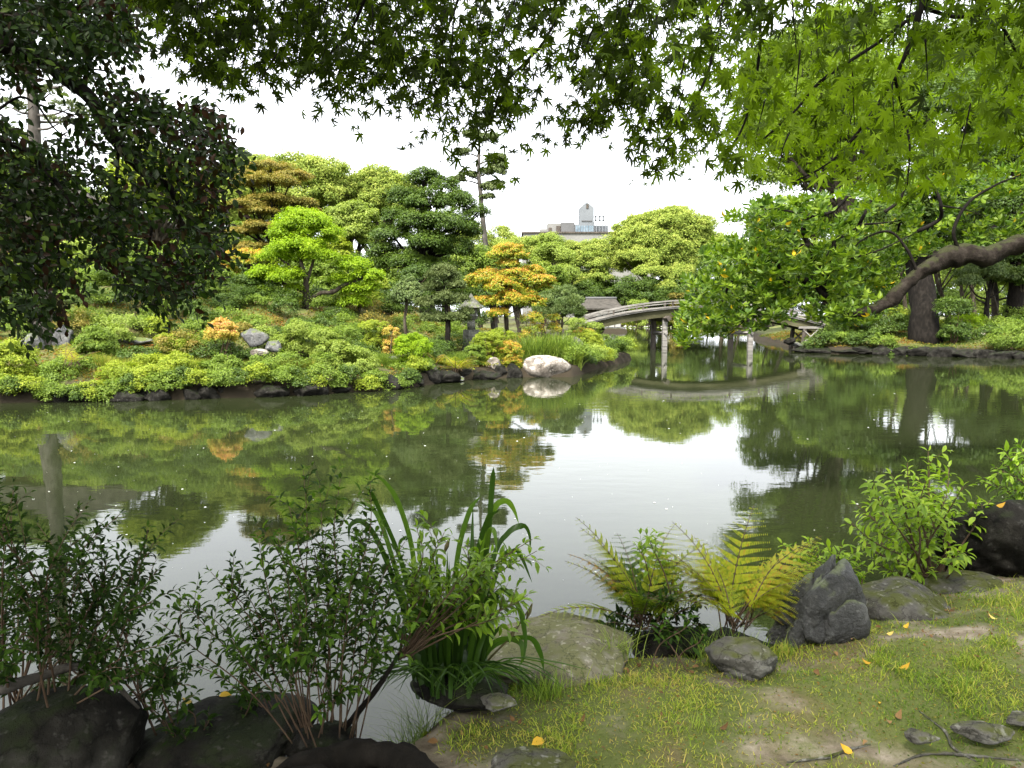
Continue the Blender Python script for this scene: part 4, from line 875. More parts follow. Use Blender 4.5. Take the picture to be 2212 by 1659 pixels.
# slope ground cover and mondo grass
def cover(label, n, xr, yr, test, size, mat, name, seed, tm=LQ, upr=.5, h=.08):
    rng = np.random.default_rng(seed)
    x = rng.uniform(*xr, n); y = rng.uniform(*yr, n); d = sdist(x, y); k = test(x, y, d); x, y = x[k], y[k]
    z = terrain(x, y); n = len(x); P = np.stack([x, y, z+rng.random(n)*h], 1)
    nz = fbm(np.stack([x, y, 0*x], 1)*.9, 3, seed)
    N = rng.normal(size=(n, 3))*.6+np.array([0, -.2, upr]); D = rng.normal(size=(n, 3)); D[:, 2] = np.abs(D[:, 2])*upr
    mb = MB(); mb.stamp(tm, P, D, N, size*(.6+.8*rng.random(n)), np.clip(.5+.45*nz+.25*rng.normal(size=n), 0, 1))
    return tag(mb.build(name, M[mat]), label, name.replace('_', ' '), kind='stuff')
cover('low mossy green and russet plants covering the left slope', 240000, (-22, 4), (18, 46), lambda x, y, d: (d > .15) & (d < 15) & (x < 3.6) & (vnoise(np.stack([x, y, 0*x], 1)*.8, 4) > -.35), .07, 'cover', 'ground_cover', 31)
cover('low plants covering the right bank', 90000, (14, 36), (32, 60), lambda x, y, d: (d > .1) & (d < 10) & (x > 15), .09, 'cover', 'ground_cover', 32)
cover('pale meadow grass edging the far shore', 26000, (10, 60), (116, 134), lambda x, y, d: (d > 0) & (d < 8), .35, 'yellowgreen', 'shore_grass', 33, LN, 2.0)
def tufts(label, spots, n, L, wd, mat, name, seed, cat='grass', kind='stuff', droop=.5, group=None, spread=None):
    rng = np.random.default_rng(seed); mb = MB()
    for (cx, cy_, rx, ry, zoff) in spots:
        k = n; a = rng.random(k)*6.283; r = np.sqrt(rng.random(k)); x = cx+np.cos(a)*r*rx; y = cy_+np.sin(a)*r*ry
        blades(mb, np.stack([x, y, terrain(x, y)+zoff-.02], 1), L*(.55+.6*rng.random(k)), wd, rng, droop)
    return tag(mb.build(name, M[mat]), label, cat, group, kind)
def blades(mb, P, L, wd, rng, droop=.5, lean=None, seg=3, tint=None):
    k = len(P); L = np.broadcast_to(L, (k,)); az = rng.random(k)*6.283
    dirh = np.stack([np.cos(az), np.sin(az), 0*az], 1); ln = (.15+.5*rng.random(k)) if lean is None else lean
    side = np.stack([-np.sin(az), np.cos(az), 0*az], 1)
    # turn the blade faces at random
    tw = rng.normal(size=k)*.8; side = nrm(side*np.cos(tw)[:, None]+dirh*np.sin(tw)[:, None])
    rows = []
    for j in range(seg+1):
        f = j/seg; z = L*(f-droop*ln*f*f*.8); h = L*ln*f*(.5+droop*f)
        c = P+dirh*h[:, None]+np.stack([0*z, 0*z, z], 1); wj = wd*(1-f**1.8)*(.75+.25*min(1, f*4))
        rows.append(c-side*wj*.5) ; rows.append(c+side*wj*.5)
    V = np.stack(rows[:-2]+[(rows[-1]+rows[-2])/2], 1)         # k, 2*seg+1, 3
    m_ = V.shape[1]; F = [(2*j, 2*j+1, 2*j+3, 2*j+2) for j in range(seg-1)]+[(2*seg-2, 2*seg-1, 2*seg)]
    fl = np.concatenate([np.array(f) for f in F]); fn = np.array([len(f) for f in F])
    mb.v.append(V.reshape(-1, 3)); mb.l.append((fl[None]+(np.arange(k)*m_)[:, None]).ravel()+mb.c); mb.n.append(np.tile(fn, k))
    tt = rng.random(k) if tint is None else np.broadcast_to(tint, (k,))
    mb.t.append(np.repeat(tt, m_)); mb.c += k*m_
def sp(px, py, Y, rx, ry): a = at(px, py, Y); s = Y/FP; return (a[0], Y, rx*s, ry*s, 0)
tufts('fine green mondo grass on the ledge of the left bank', [sp(270, 765, 19.6, 70, 20), sp(450, 768, 20, 60, 20), sp(590, 772, 20.2, 60, 20), sp(640, 778, 20.4, 50, 18)], 5000, .34, .012, 'grass', 'mondo_grass', 51)
tufts('soft green grass between the shrubs of the shore point', [sp(960, 750, 24, 60, 30), sp(1010, 745, 25, 50, 30), sp(870, 790, 22.2, 60, 14), sp(1150, 735, 26.5, 60, 40), sp(820, 760, 22.5, 40, 20)], 4500, .38, .014, 'mid', 'soft_grass', 52)
tufts('tall green reeds and iris leaves behind the pale boulder', [sp(1150, 740, 26.0, 36, 20), sp(1190, 745, 26.2, 36, 20), sp(1225, 755, 26.2, 22, 20)], 460, 1.15, .03, 'mid', 'reeds', 53, 'reeds', None, .5)
tufts('arching reeds at the right end of the shore point, drooping to the water', [sp(1242, 785, 25.4, 14, 12)], 240, .85, .028, 'pale', 'reeds', 54, 'reeds', None, 1.0)

# ferns
def frond(mbl, mbs, base, az, L, arch, pitch, rng, pairs=11, tint0=.5, wid=.34, psz=1.0):
    """one bipinnate frond arching out from the base"""
    d = np.array([math.cos(az), math.sin(az), 0]); t_ = np.linspace(0, 1, 26)
    ang = pitch-arch*t_**1.3
    seg = L/25*np.stack([np.cos(ang)*d[0], np.cos(ang)*d[1], np.sin(ang)], 1); c = base+np.cumsum(seg, 0)
    tube(mbs, c[::5], [.0035*psz, .003*psz, .0012*psz], 4, 9)
    T = nrm(np.gradient(c, axis=0)); side = nrm(np.cross(T, np.array([0, 0, 1.]))); up = np.cross(side, T)
    P = []; D = []; N = []; Sz = []
    for j in range(pairs):
        f = .28+.70*(j/(pairs-1)); i = f*25; i0 = min(int(i), 24); p = c[i0]+(c[i0+1 if i0 < 24 else 24]-c[i0])*(i-i0)
        pl = L*wid*(1-((f-.28)/.74))**.75*(.55+.45*min(1, (f-.28)/.12+.4))
        for sgn in (-1, 1):
            pd = nrm(side[i0]*sgn+T[i0]*.42+up[i0]*(-.05)+rng.normal(size=3)*.04)
            m_ = max(4, int(pl/(.0085*psz)))
            u = (np.arange(m_)+.6)/m_
            q = p+pd*pl*u[:, None]-up[i0]*(pl*.22*u**2)[:, None]
            for s2 in (-1, 1):
                dd = nrm(T[i0]*s2*.95+pd*.35); P.append(q); D.append(np.tile(dd, (m_, 1))); N.append(np.tile(up[i0], (m_, 1))+.1*rng.normal(size=(m_, 3)))
                Sz.append(np.maximum(.135*pl*(1-u)**.7, .006*psz))
    P = np.concatenate(P); D = np.concatenate(D); N = np.concatenate(N); Sz = np.concatenate(Sz)
    FT = T_([(-.24, 0, 0), (.24, 0, 0), (.26, .6, 0), (0, 1, -.05), (-.26, .6, 0)], [(0, 1, 2, 3, 4)])
    mbl.stamp(FT, P, D, N, Sz, np.clip(tint0+.10*rng.normal(size=len(P)), 0, 1))
def fern(label, base, n, L, rng, azr=(0, 6.28), group=None, tint=(.3, .7), psz=1.0, pitch=(.9, 1.35), fr=None, pairs=11):
    t = thing('fern', label, 'fern', base, group); a_, b_2 = MB(), MB()
    for k in range(n):
        az = rng.uniform(*azr); frond(a_, b_2, np.array(base)+np.array([rng.normal()*.04, rng.normal()*.04, 0])*psz, az, L*rng.uniform(.7, 1.1), rng.uniform(.8, 1.5), rng.uniform(*pitch), rng, pairs, rng.uniform(*tint), psz=psz)
    if fr:
        for az, l_, ar, pi_, ti in fr: frond(a_, b_2, np.array(base)+np.array([rng.normal()*.03, rng.normal()*.03, 0]), az, l_, ar, pi_, rng, pairs, ti, psz=psz)
    a_.build('frond', M['fern'], t); b_2.build('stalk', M['twig'], t); return t
rng = np.random.default_rng(60)
c = at(985, 800, 23.0); fern('yellow-green fern between the rocks of the left shore', (c[0], 23.0, gz(c[0], 23.0)+.15), 16, .95, rng, tint=(.5, .75), psz=3.2, pitch=(.6, 1.2), pairs=11)
c = at(935, 790, 22.5); fern('small yellowing fern above the pointed rock', (c[0], 22.5, gz(c[0], 22.5)+.1), 8, .6, rng, tint=(.5, .85), psz=3.0, pairs=9)
c = at(1060, 790, 24.2); fern('small fern in front of the pale cube-like rock', (c[0], 24.0, .3), 8, .55, rng, tint=(.45, .65), psz=3.0, pairs=9)
c = at(160, 820, 17.9); fern('yellow fern hanging at the waterline at left', (c[0], 17.9, .75), 10, .75, rng, tint=(.5, .75), psz=2.6, pairs=10)

# edge stones half in the water along the left shore
rng = np.random.default_rng(90)
for k, px in enumerate(np.concatenate([np.arange(10, 940, 34), np.arange(955, 1120, 30)])):
    px = px+rng.uniform(-10, 10); py = np.interp(px, [0, 200, 430, 650, 830, 940, 1000, 1130], [870, 866, 861, 853, 842, 828, 820, 814])-rng.uniform(4, 9)
    Yr = onz(px, py+6)[1]
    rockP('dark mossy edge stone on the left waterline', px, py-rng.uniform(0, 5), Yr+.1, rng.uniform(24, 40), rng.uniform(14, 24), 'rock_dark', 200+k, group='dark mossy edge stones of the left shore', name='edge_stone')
for k, px in enumerate(np.arange(1745, 2212, 42)):
    px = px+rng.uniform(-10, 10); pyr = np.interp(px, [1745, 1960, 2212], [761, 768, 775]); Yr = onz(px, pyr)[1]
    rockP('dark mossy edge stone on the right shore', px, pyr-5, Yr, rng.uniform(24, 42), rng.uniform(9, 18), 'rock_dark', 300+k, group='dark mossy edge stones of the right shore', name='edge_stone')


# ---- green backdrop that closes the gaps between the named trees
BG = 'bushy trees closing the backdrop'
rng = np.random.default_rng(400)
CW = {'mid': 'mid green', 'deep': 'dark green', 'pale': 'pale green', 'yellowgreen': 'yellow-green', 'camphor': 'yellow-tinted', 'rust': 'russet'}
def backdrop(label, spots, group, n=15000, size=.13):
    for px, py, Y, rx, ry, mt in spots:
        tree('bushy_tree', CW[mt]+' '+label, 'tree', trunkxy(px, Y), [E(px, py, Y, rx, ry, .6), E(px-rx*.5, py-ry*.35, Y-.5, rx*.5, ry*.5), E(px+rx*.45, py-ry*.3, Y-.6, rx*.5, ry*.5), E(px+rx*.1, py+ry*.45, Y-1, rx*.7, ry*.5), E(px-rx*.4, py+ry*.4, Y-.8, rx*.5, ry*.45)], n, size, mt, sub=30, subr=.30, zmin=-.6, r0=.15, group=group, fat=1.1)
ms = ['mid', 'deep', 'pale', 'mid', 'yellowgreen', 'deep']
backdrop('bushy tree in the backdrop behind the left bank', [(480+k*62+rng.uniform(-12, 12), 590+rng.uniform(-25, 15), 46+rng.uniform(0, 6), 52, 66, ms[k % 6]) for k in range(10)], BG)
backdrop('bushy tree on the upper slope behind dark leaves', [(20+k*72+rng.uniform(-12, 12), 575+rng.uniform(-20, 15), 35+rng.uniform(0, 4), 55, 60, ms[(k+2) % 6]) for k in range(7)], 'bushy trees on the upper left slope', 15000, .10)
backdrop('bushy tree low behind the lantern', [(960+k*55, 620+rng.uniform(-10, 10), 50+rng.uniform(0, 8), 44, 50, ['deep', 'mid', 'deep', 'pale', 'mid'][k]) for k in range(5)], 'bushy trees behind the topiary', 12000, .14)
backdrop('leafy tree far beyond the right-hand limb', [(1600+k*75+rng.uniform(-10, 10), 590+rng.uniform(-20, 20), 100+rng.uniform(0, 18), 62, 80, ['pale', 'mid', 'pale', 'camphor', 'mid', 'pale', 'pale', 'mid', 'pale'][k]) for k in range(9)], 'trees in the right backdrop', 12000, .26)
backdrop('tall tree behind the branches at right', [(1700, 520, 66, 90, 100, 'mid'), (1850, 430, 68, 100, 130, 'pale'), (1960, 250, 66, 120, 150, 'mid'), (2110, 400, 62, 100, 140, 'deep'), (2230, 520, 60, 80, 110, 'mid'), (2150, 150, 64, 140, 150, 'mid'), (1850, 150, 66, 120, 150, 'mid'), (1760, 330, 64, 90, 110, 'mid')], 'tall trees in the right backdrop', 24000, .21)
backdrop('shade tree massed behind the limb on the right bank', [(1770, 600, 47, 55, 55, 'deep'), (1850, 560, 50, 62, 60, 'deep'), (1945, 520, 52, 66, 60, 'mid'), (2060, 490, 50, 75, 50, 'deep'), (2160, 490, 48, 75, 55, 'deep'), (2225, 570, 46, 50, 60, 'deep'), (2100, 580, 58, 50, 26, 'mid')], 'shade trees on the right bank', 15000, .14)
backdrop('hedge-like tree behind the right bank trunks', [(1930+k*50, 655+rng.uniform(-5, 5), 72+rng.uniform(0, 8), 40, 34, ['mid', 'pale', 'deep'][k % 3]) for k in range(7)], 'hedge trees behind the right bank', 9000, .17)
backdrop('leafy tree seen through the dark leaves', [(380, 505, 44, 45, 40, 'mid'), (300, 520, 44, 45, 40, 'deep'), (220, 470, 46, 60, 50, 'yellowgreen'), (130, 480, 46, 60, 50, 'mid')], 'trees behind the dark leaves', 12000, .12)
for lab, px, py, Y, mt in (('small dark spreading tree on the slope, leftmost of its row', 120, 612, 25.5, 'deep'), ('small green spreading tree on the slope under the tea house', 235, 600, 26, 'mid'), ('small dark tree on the slope above the rust-tinted azalea', 325, 612, 26.5, 'deep'), ('small green tree on the slope below the orange-red tree', 430, 628, 26, 'mid'), ('small pale tree on the slope left of the lime tree trunks', 525, 632, 26.5, 'deep')):
    tree('small_tree', lab, 'tree', trunkxy(px, Y), [E(px, py, Y, 42, 24), E(px-34, py+10, Y-.3, 30, 18), E(px+34, py+8, Y-.2, 30, 18), E(px+5, py-20, Y, 30, 16), E(px-12, py+24, Y-.4, 26, 14)], 11000, .07, mt, sub=30, subr=.3, r0=.07, bark='darkbark', group='small trees on the slope')
backdrop('small tree low behind the slope trees', [(535, 520, 42, 40, 50, 'mid'), (480, 540, 40, 40, 40, 'pale'), (700, 600, 36, 40, 50, 'mid')], 'small trees behind the slope', 12000, .11)
backdrop('tree before the pale building wall', [(1150, 545, 134, 40, 26, 'camphor'), (1215, 556, 131, 42, 34, 'pale'), (1310, 560, 137, 40, 50, 'camphor'), (1090, 560, 128, 34, 40, 'mid'), (1260, 590, 133, 60, 40, 'mid'), (1180, 600, 132, 60, 40, 'pale')], 'trees before the pale building', 12000, .26)
backdrop('leafy tree under the far domes', [(1070+k*58+rng.uniform(-8, 8), 640+rng.uniform(-6, 6), 132, 42, 42, 'deep') for k in range(10)], 'dark trees under the far domes', 9000, .28)
# low azalea mounds over the slope
def mound(label, px, Y, rx, rz, mat, n, size, group, seed):
    rng = np.random.default_rng(seed); x = (px-1106)/FP*Y*1.0; z = gz(x, Y); fb = MB()
    foliage(fb, rng, [(np.array([x, Y, z+rz*.35]), np.array([rx, rx*.8, rz]))], n, size, LQ, sub=30, subr=.3, tip=.3, zmin=-.1)
    return tag(fb.build('azalea', M[mat], loc=(x, Y, z)), CW[mat]+' '+label, 'azalea', group)
k_ = 0
for Y in (20.6, 21.8, 23.2, 24.8, 26.6, 28.8, 31.0):
    for px in np.arange(-20, 1000, 46*22/Y+8):
        p_ = px+rng.uniform(-20, 20); Yr = Y+rng.uniform(-.5, .5); x_ = (p_-1106)/FP*Yr
        if sdist(np.array([x_]), np.array([Yr]))[0] < .8 or (Y < 23 and p_ > 650): continue
        k_ += 1; mt = (['mid', 'deep', 'pale', 'deep', 'mid', 'yellowgreen', 'rust', 'mid'] if Y < 22.5 else ['mid', 'deep', 'deep', 'deep', 'mid', 'deep', 'rust', 'mid'])[rng.integers(0, 8)]  # upper rows mostly deep green; tree shade is put into their colour
        if rng.random() < .06: continue
        mound('azalea mound in row %d up the left slope' % (1+[20.6, 21.8, 23.2, 24.8, 26.6, 28.8, 31.0].index(Y)), p_, Yr, rng.uniform(.45, .95), rng.uniform(.3, .65), mt, 2100, .058, 'azalea mounds on the left slope', 600+k_)
for k in range(16):
    Yr = rng.uniform(43.5, 52); p_ = rng.uniform(1800, 2230); mound('low mound on the right bank', p_, Yr if p_ < 2000 else Yr-5, rng.uniform(.6, 1.1), rng.uniform(.35, .7), ['mid', 'deep', 'yellowgreen'][k % 3], 1800, .10, 'green mounds on the right bank', 700+k)
for k, px in enumerate(np.arange(1755, 2215, 30)):
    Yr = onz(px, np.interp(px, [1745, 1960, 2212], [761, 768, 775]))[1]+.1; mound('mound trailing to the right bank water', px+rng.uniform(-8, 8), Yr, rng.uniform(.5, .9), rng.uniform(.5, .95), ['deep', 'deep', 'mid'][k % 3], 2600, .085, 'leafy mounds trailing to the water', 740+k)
for k, px in enumerate(np.arange(5, 930, 30)):
    Yr = onz(px, np.interp(px, [0, 200, 430, 650, 830, 940], [870, 866, 861, 853, 842, 828]))[1]+.0; mound('small mound overhanging the left waterline', px+rng.uniform(-8, 8), Yr, rng.uniform(.32, .55), rng.uniform(.32, .5), ['mid', 'deep', 'yellowgreen', 'mid'][k % 4], 2200, .05, 'leafy mounds at the left waterline', 780+k)

# shrubs down the right side of the point and along the far shore
pts = spline([(2.4, 25.4, 0), (3.1, 27.5, 0), (4.2, 30.4, 0), (5.3, 34, 0), (5.3, 38, 0), (4.0, 43, 0)], 15)
for k, q_ in enumerate(pts):
    mound('mound on the shore point flank', (q_[0]-.15)/q_[1]*FP+1106, q_[1], rng.uniform(.4, .75), rng.uniform(.4, .65), ['mid', 'deep', 'mid', 'pale', 'yellowgreen'][k % 5], 2600, .06, 'leafy mounds on the shore point', 820+k)
for k, px in enumerate(np.arange(1290, 1830, 26)):
    mound('shrub lining the far shore beyond the bridge', px, 124.5+rng.uniform(0, 2), rng.uniform(1.6, 2.4), rng.uniform(2.2, 3.6), ['deep', 'mid', 'deep', 'pale'][k % 4], 1500, .24, 'low shrubs lining the far shore', 860+k)

# ================================================================== NEAR GROUND: grass, stones, roots, fallen leaves
rng = np.random.default_rng(101)
n = 460000; x = rng.uniform(-2.2, 5.6, n); y = rng.uniform(2.0, 6.0, n)
k = (np.abs(x) < y*.74+.3); x, y = x[k], y[k]
d = sdist(x, y); g = grass_amount(x, y); pz = np.stack([x, y, 0*x], 1); tuft = fbm(pz*5, 2, 33)
k = (d > .08) & (rng.random(len(x)) < g*(.55+.5*tuft)); x, y, tuft = x[k], y[k], tuft[k]
mb = MB(); hh = (.012+.018*rng.random(len(x))+.032*np.clip(tuft, 0, 1))*(1+1.5*(rng.random(len(x)) < .02))
hue = np.clip(.42+.35*fbm(np.stack([x, y, 0*x], 1)*1.7, 3, 35)+.22*rng.normal(size=len(x)), 0, 1)
blades(mb, np.stack([x, y, terrain(x, y)-.003], 1), hh, .0044, rng, .9, .15+.8*rng.random(len(x)), 3, hue)
tag(mb.build('grass', M['grass']), 'short patchy green and yellow grass on the near bank', 'grass', kind='stuff')
# moss and tiny ground leaves between the blades
n = 60000; x = rng.uniform(-2.2, 5.6, n); y = rng.uniform(2.0, 6.0, n); k = (sdist(x, y) > .05) & (rng.random(n) < .25+.6*grass_amount(x, y)); x, y = x[k], y[k]
mb = MB(); n = len(x); mb.stamp(LQ, np.stack([x, y, terrain(x, y)+.004], 1), rng.normal(size=(n, 3))*np.array([1, 1, .4]), rng.normal(size=(n, 3))*.5+np.array([0, 0, 1.]), .008+.008*rng.random(n), rng.random(n))
tag(mb.build('moss_sprouts', M['cover']), 'tiny moss and clover sprouts in the near turf', 'moss', kind='stuff')
n = 5200; x = rng.uniform(-2.2, 5.6, n); y = rng.uniform(2.0, 6.0, n); k = (sdist(x, y) > .1) & (vnoise(np.stack([x*1.6, y*1.6, 0*x], 1), 55) > -.3+.8*rng.random(n)); x, y = x[k], y[k]; n = len(x)
mb = MB(); mb.stamp(LQ, np.stack([x, y, terrain(x, y)+.012], 1), rng.normal(size=(n, 3))*np.array([1, 1, .3]), rng.normal(size=(n, 3))*.5+np.array([0, 0, 1.]), .010+.02*rng.random(n)**2, rng.random(n)*.8)
tag(mb.build('leaf_litter', M['fallen_brown']), 'crumbs of dead leaf and bark scattered through the near turf', 'leaf litter', kind='stuff')
# grass clumps
def gclump(label, px, py, n, L, wd, spread, mat='grass', droop=.8, tint=None, seed=0, kind=None, z=None):
    rng = np.random.default_rng(seed+500); b = onz(px, py, .3 if z is None else z); mb = MB()
    P = np.stack([b[0]+rng.normal(size=n)*spread, b[1]+rng.normal(size=n)*spread*.8, np.zeros(n)], 1); P[:, 2] = terrain(P[:, 0], P[:, 1])-.01
    if z is not None: P[:, 2] = np.maximum(P[:, 2], z-.1)
    blades(mb, P, L*(.5+.6*rng.random(n)), wd, rng, droop, None, 5, tint)
    return tag(mb.build('grass_clump', M[mat], loc=(b[0], b[1], float(P[:, 2].mean()))), label, 'grass clump', 'grass clumps on the near bank')
gclump('upright green grass clump just right of the flat tan rock', 1185, 1490, 160, .16, .004, .05, 'mid', .5, seed=1)
gclump('grass clump under the fern, beside the tan rock end', 1330, 1400, 120, .26, .004, .06, 'pale', 1.0, seed=2)
gclump('dark grass clump in front of the small grey stone', 1600, 1440, 90, .09, .004, .04, 'mid', .8, seed=3)
gclump('grass clump under the iris, toward the water', 880, 1510, 260, .34, .003, .07, 'mid', 1.2, seed=4)
gclump('long green grass sprouting below the yellow fern', 1560, 1385, 160, .22, .004, .10, 'mid', .9, seed=5)
gclump('grass clump at the left foot of the jagged rock', 1690, 1395, 120, .12, .004, .05, 'grass', .8, seed=6)
gclump('grass clump growing on the mossy ground at the right edge', 2180, 1330, 160, .10, .004, .12, 'grass', .8, seed=7)
gclump('seedling grass clump at the bottom edge right of centre', 1510, 1575, 50, .10, .003, .03, 'pale', .5, seed=8)

NR = 'rocks of the near bank'
s3 = 3.95/FP; shards('jagged grey-black standing rock leaning right beside the yellow fern', at(1768, 1315, 3.95), (98*s3, 82*s3, 108*s3), 'rock_jag', 22, 7, .22)
rockP('broad tan flat rock at the water between iris and fern', 1215, 1432, 3.72, 165, 62, 'rock_flat', 9, dep=1.1, planes=12, rough=.10, sub=5, hmin=.8, group=NR)
rockP('small smooth grey stone in the grass left of the jagged rock', 1612, 1428, 3.55, 82, 42, 'rock_near', 12, dep=.8, planes=12, sub=5, group=NR, hmin=.75)
rockP('flat grey rock right behind the jagged rock', 1952, 1308, 4.35, 92, 50, 'rock_near', 14, dep=1.0, planes=12, sub=5, group=NR, hmin=.75)
rockP('low pale rock in front of the big dark boulder', 2100, 1272, 4.65, 90, 28, 'rock_near', 16, dep=.8, planes=12, sub=5, group=NR)
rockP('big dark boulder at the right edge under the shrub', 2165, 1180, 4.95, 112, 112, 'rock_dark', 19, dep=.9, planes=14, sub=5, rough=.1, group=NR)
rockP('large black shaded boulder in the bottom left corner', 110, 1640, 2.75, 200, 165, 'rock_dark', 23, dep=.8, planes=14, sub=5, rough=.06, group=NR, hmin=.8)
rockP('flat shaded slab with yellow leaves at the water, left of the stems', 490, 1580, 3.05, 175, 44, 'rock_dark', 25, dep=.9, planes=12, sub=5, rough=.09, group=NR, hmin=.8)
rockP('dark soil-covered stone between slab and stems', 690, 1610, 2.95, 90, 34, 'rock_dark', 27, dep=.8, sub=5, group=NR)
rockP('dark mound stone under the iris clump', 985, 1490, 3.3, 100, 34, 'rock_dark', 28, dep=.9, sub=5, group=NR)
rockP('low dark stone at the bottom edge right of the root', 1130, 1650, 2.62, 100, 26, 'rock_near', 29, dep=.6, sub=5, group=NR)
rockP('small dark stone in the bare soil at lower right', 1992, 1592, 2.75, 34, 14, 'rock_near', 31, dep=.8, group=NR)
rockP('low dark stone in the grass at the lower right edge', 2125, 1578, 2.82, 62, 20, 'rock_near', 33, dep=.6, group=NR)
rockP('low grey stone at the very right edge by the roots', 2205, 1556, 2.9, 40, 16, 'rock_near', 34, dep=.6, group=NR)
rockP('dark rock under the ferns at the water', 1450, 1395, 4.15, 110, 34, 'rock_dark', 36, dep=.8, sub=5, group=NR)
rockP('dark low rock under the yellow fern beside the jagged rock', 1600, 1402, 4.0, 95, 34, 'rock_dark', 37, dep=.9, sub=5, group=NR)
rockP('small mossy grey stone right of the iris foot', 1075, 1520, 3.1, 42, 14, 'rock_near', 38, dep=.8, group=NR)
def rootobj(label, pts, radii, mat, name='tree_root', cat='root', n=40):
    b = onz(*pts[0][:2], .3); mb = MB(); path = []
    for px, py, dz_ in pts: q_ = onz(px, py, .3); path.append(np.array([q_[0], q_[1], gz(q_[0], q_[1])+dz_]))
    tube(mb, path, radii, 10, n, .35, 3); return tag(mb.build(name, M[mat], loc=tuple(path[0])), label, cat, 'surface roots')
rootobj('thick dark root curving along the bottom edge, left of centre', [(560, 1665, .0), (640, 1640, .02), (730, 1618, .03), (830, 1618, .03), (920, 1650, .01), (980, 1690, -.02)], [.03, .055, .065, .065, .05, .03], 'darkbark')
rootobj('second lower root along the bottom edge', [(360, 1700, 0), (520, 1675, .01), (680, 1665, .02), (860, 1690, .02)], [.03, .05, .05, .03], 'darkbark')
rootobj('thin root crossing the soil at lower right, running down', [(1985, 1548, .004), (2040, 1590, .008), (2060, 1625, .008), (2110, 1652, .0)], [.003, .006, .006, .003], 'rock_near')
rootobj('pale thin root at the bottom edge right of centre', [(1700, 1642, .0), (1790, 1640, .008), (1830, 1625, .006), (1880, 1612, 0)], [.003, .007, .006, .004], 'rock_near')
rootobj('thin root running along the bottom edge at right', [(1930, 1655, .0), (2000, 1638, .006), (2090, 1640, .006), (2220, 1655, 0)], [.003, .006, .006, .004], 'rock_near')
rng = np.random.default_rng(140)
def fallen(label, px, py, L, mat, ti, z=None, group=None, az=None):
    q_ = onz(px, py, .3 if z is None else z); zz_ = gz(q_[0], q_[1])
    if z is None:
        for _ in range(4): q_ = onz(px, py, zz_+.01); zz_ = gz(q_[0], q_[1])
    else: zz_ = z
    mb = MB(); a_ = rng.uniform(0, 6.28) if az is None else az
    nrm_ = np.array([rng.normal()*.35, -.35+rng.normal()*.2, 1.]); d_ = np.array([math.cos(a_), math.sin(a_), .15])
    tv = L6[0].copy(); tv[:, 2] *= rng.choice([-2.6, 2.2]); tv[:, 0] *= 1.1
    L = L*.8
    mb.stamp((tv, L6[1]), np.array([[q_[0], q_[1], zz_+.016]]), d_[None], nrm_[None], L, ti)
    return tag(mb.build('fallen_leaf', M[mat], loc=(q_[0], q_[1], zz_+.01)), label, 'fallen leaf', group)
for lab, px, py, L, ti, z, az in (
    ('curled yellow leaf on the ground just right of the stems, largest of its patch', 890, 1592, .085, .6, None, .2), ('yellow leaf standing behind the largest one near the iris foot', 912, 1574, .07, .3, None, .9),
    ('bright yellow leaf on moss at bottom centre', 1148, 1612, .085, .45, None, .5), ('yellow leaf tilted on the bare soil at lower right', 1842, 1630, .06, .45, None, 2.2),
    ('yellow leaf on the lawn below the jagged rock, right one', 1942, 1445, .065, .3, None, .1), ('yellow leaf on the lawn below the jagged rock, left one', 1882, 1434, .06, .2, None, 2.9),
    ('yellow leaf on the lawn just below the flat grey rock', 1981, 1326, .06, .4, None, 1.2), ('small yellow leaf between the jagged rock and the lawn leaves', 1952, 1357, .05, .5, None, .5),
    ('pale yellow leaf near the foot of the jagged rock', 1915, 1373, .045, 1, None, 0), ('tiny yellow leaf in the turf above the dark curled one', 1900, 1524, .03, .4, None, 1),
    ('pale leaf far right on the lawn', 2155, 1339, .06, 1, None, 2.5), ('pale yellow leaf lying on the tan flat rock', 1294, 1426, .075, .9, None, 2.4),
    ('pale upright leaf at the grass edge of the tan rock', 1273, 1450, .07, .85, None, 1.5), ('yellow leaf on the shaded slab, upper one', 473, 1512, .06, .6, .42, .3),
    ('pale leaf on the shaded slab, left one', 415, 1524, .05, 1, .42, 3.0), ('dim yellow leaf on dark ground by the bottom left boulder', 428, 1632, .09, .2, None, .2),
    ('dim yellow leaf at the bottom edge near the left boulder', 378, 1648, .05, .2, None, 1.2), ('small pale leaf at the bottom edge left of the root', 461, 1650, .05, .8, None, 2),
    ('dull yellow leaf beside the root top', 833, 1586, .07, .1, None, .1), ('yellow leaf lying on the right dark boulder', 2152, 1098, .07, .1, .78, .1)):
    fallen(lab, px, py, L, 'fallen', ti, z, 'yellow fallen leaves', az)
for px, py in ((1554, 1576), (1873, 1603), (1850, 1355), (1838, 1384), (1890, 1356), (2040, 1318), (2062, 1322), (1927, 1560), (1940, 1555), (947, 1606), (1047, 1614), (1105, 1510), (1111, 1560), (1120, 1566), (1386, 1437), (1510, 1442), (1347, 1448), (700, 1600), (650, 1590), (760, 1600), (1000, 1590), (1800, 1410), (1760, 1450), (2100, 1420), (1250, 1560)):
    fallen('dry brown curled leaf on the near ground', px, py, rng.uniform(.03, .06), 'fallen_brown', rng.random(), None, 'dry brown fallen leaves')
# floating petals and specks
n = 420; px = rng.uniform(0, 2212, n); py = 850+rng.random(n)**1.3*520; P = np.array([onz(a, b, .004) for a, b in zip(px, py)]); k = sdist(P[:, 0], P[:, 1]) < -.15; P = P[k]; n = len(P)
mb = MB(); mb.stamp(DISC, P, rng.normal(size=(n, 3))*np.array([1, 1, 0]), np.tile([0, 0, 1.], (n, 1)), (.005+.02*rng.random(n)**4)*(P[:, 1]/6)**.5, .5)
tag(mb.build('floating_petals', M['petal']), 'tiny pale petals and specks floating on the pond', 'petals', kind='stuff')

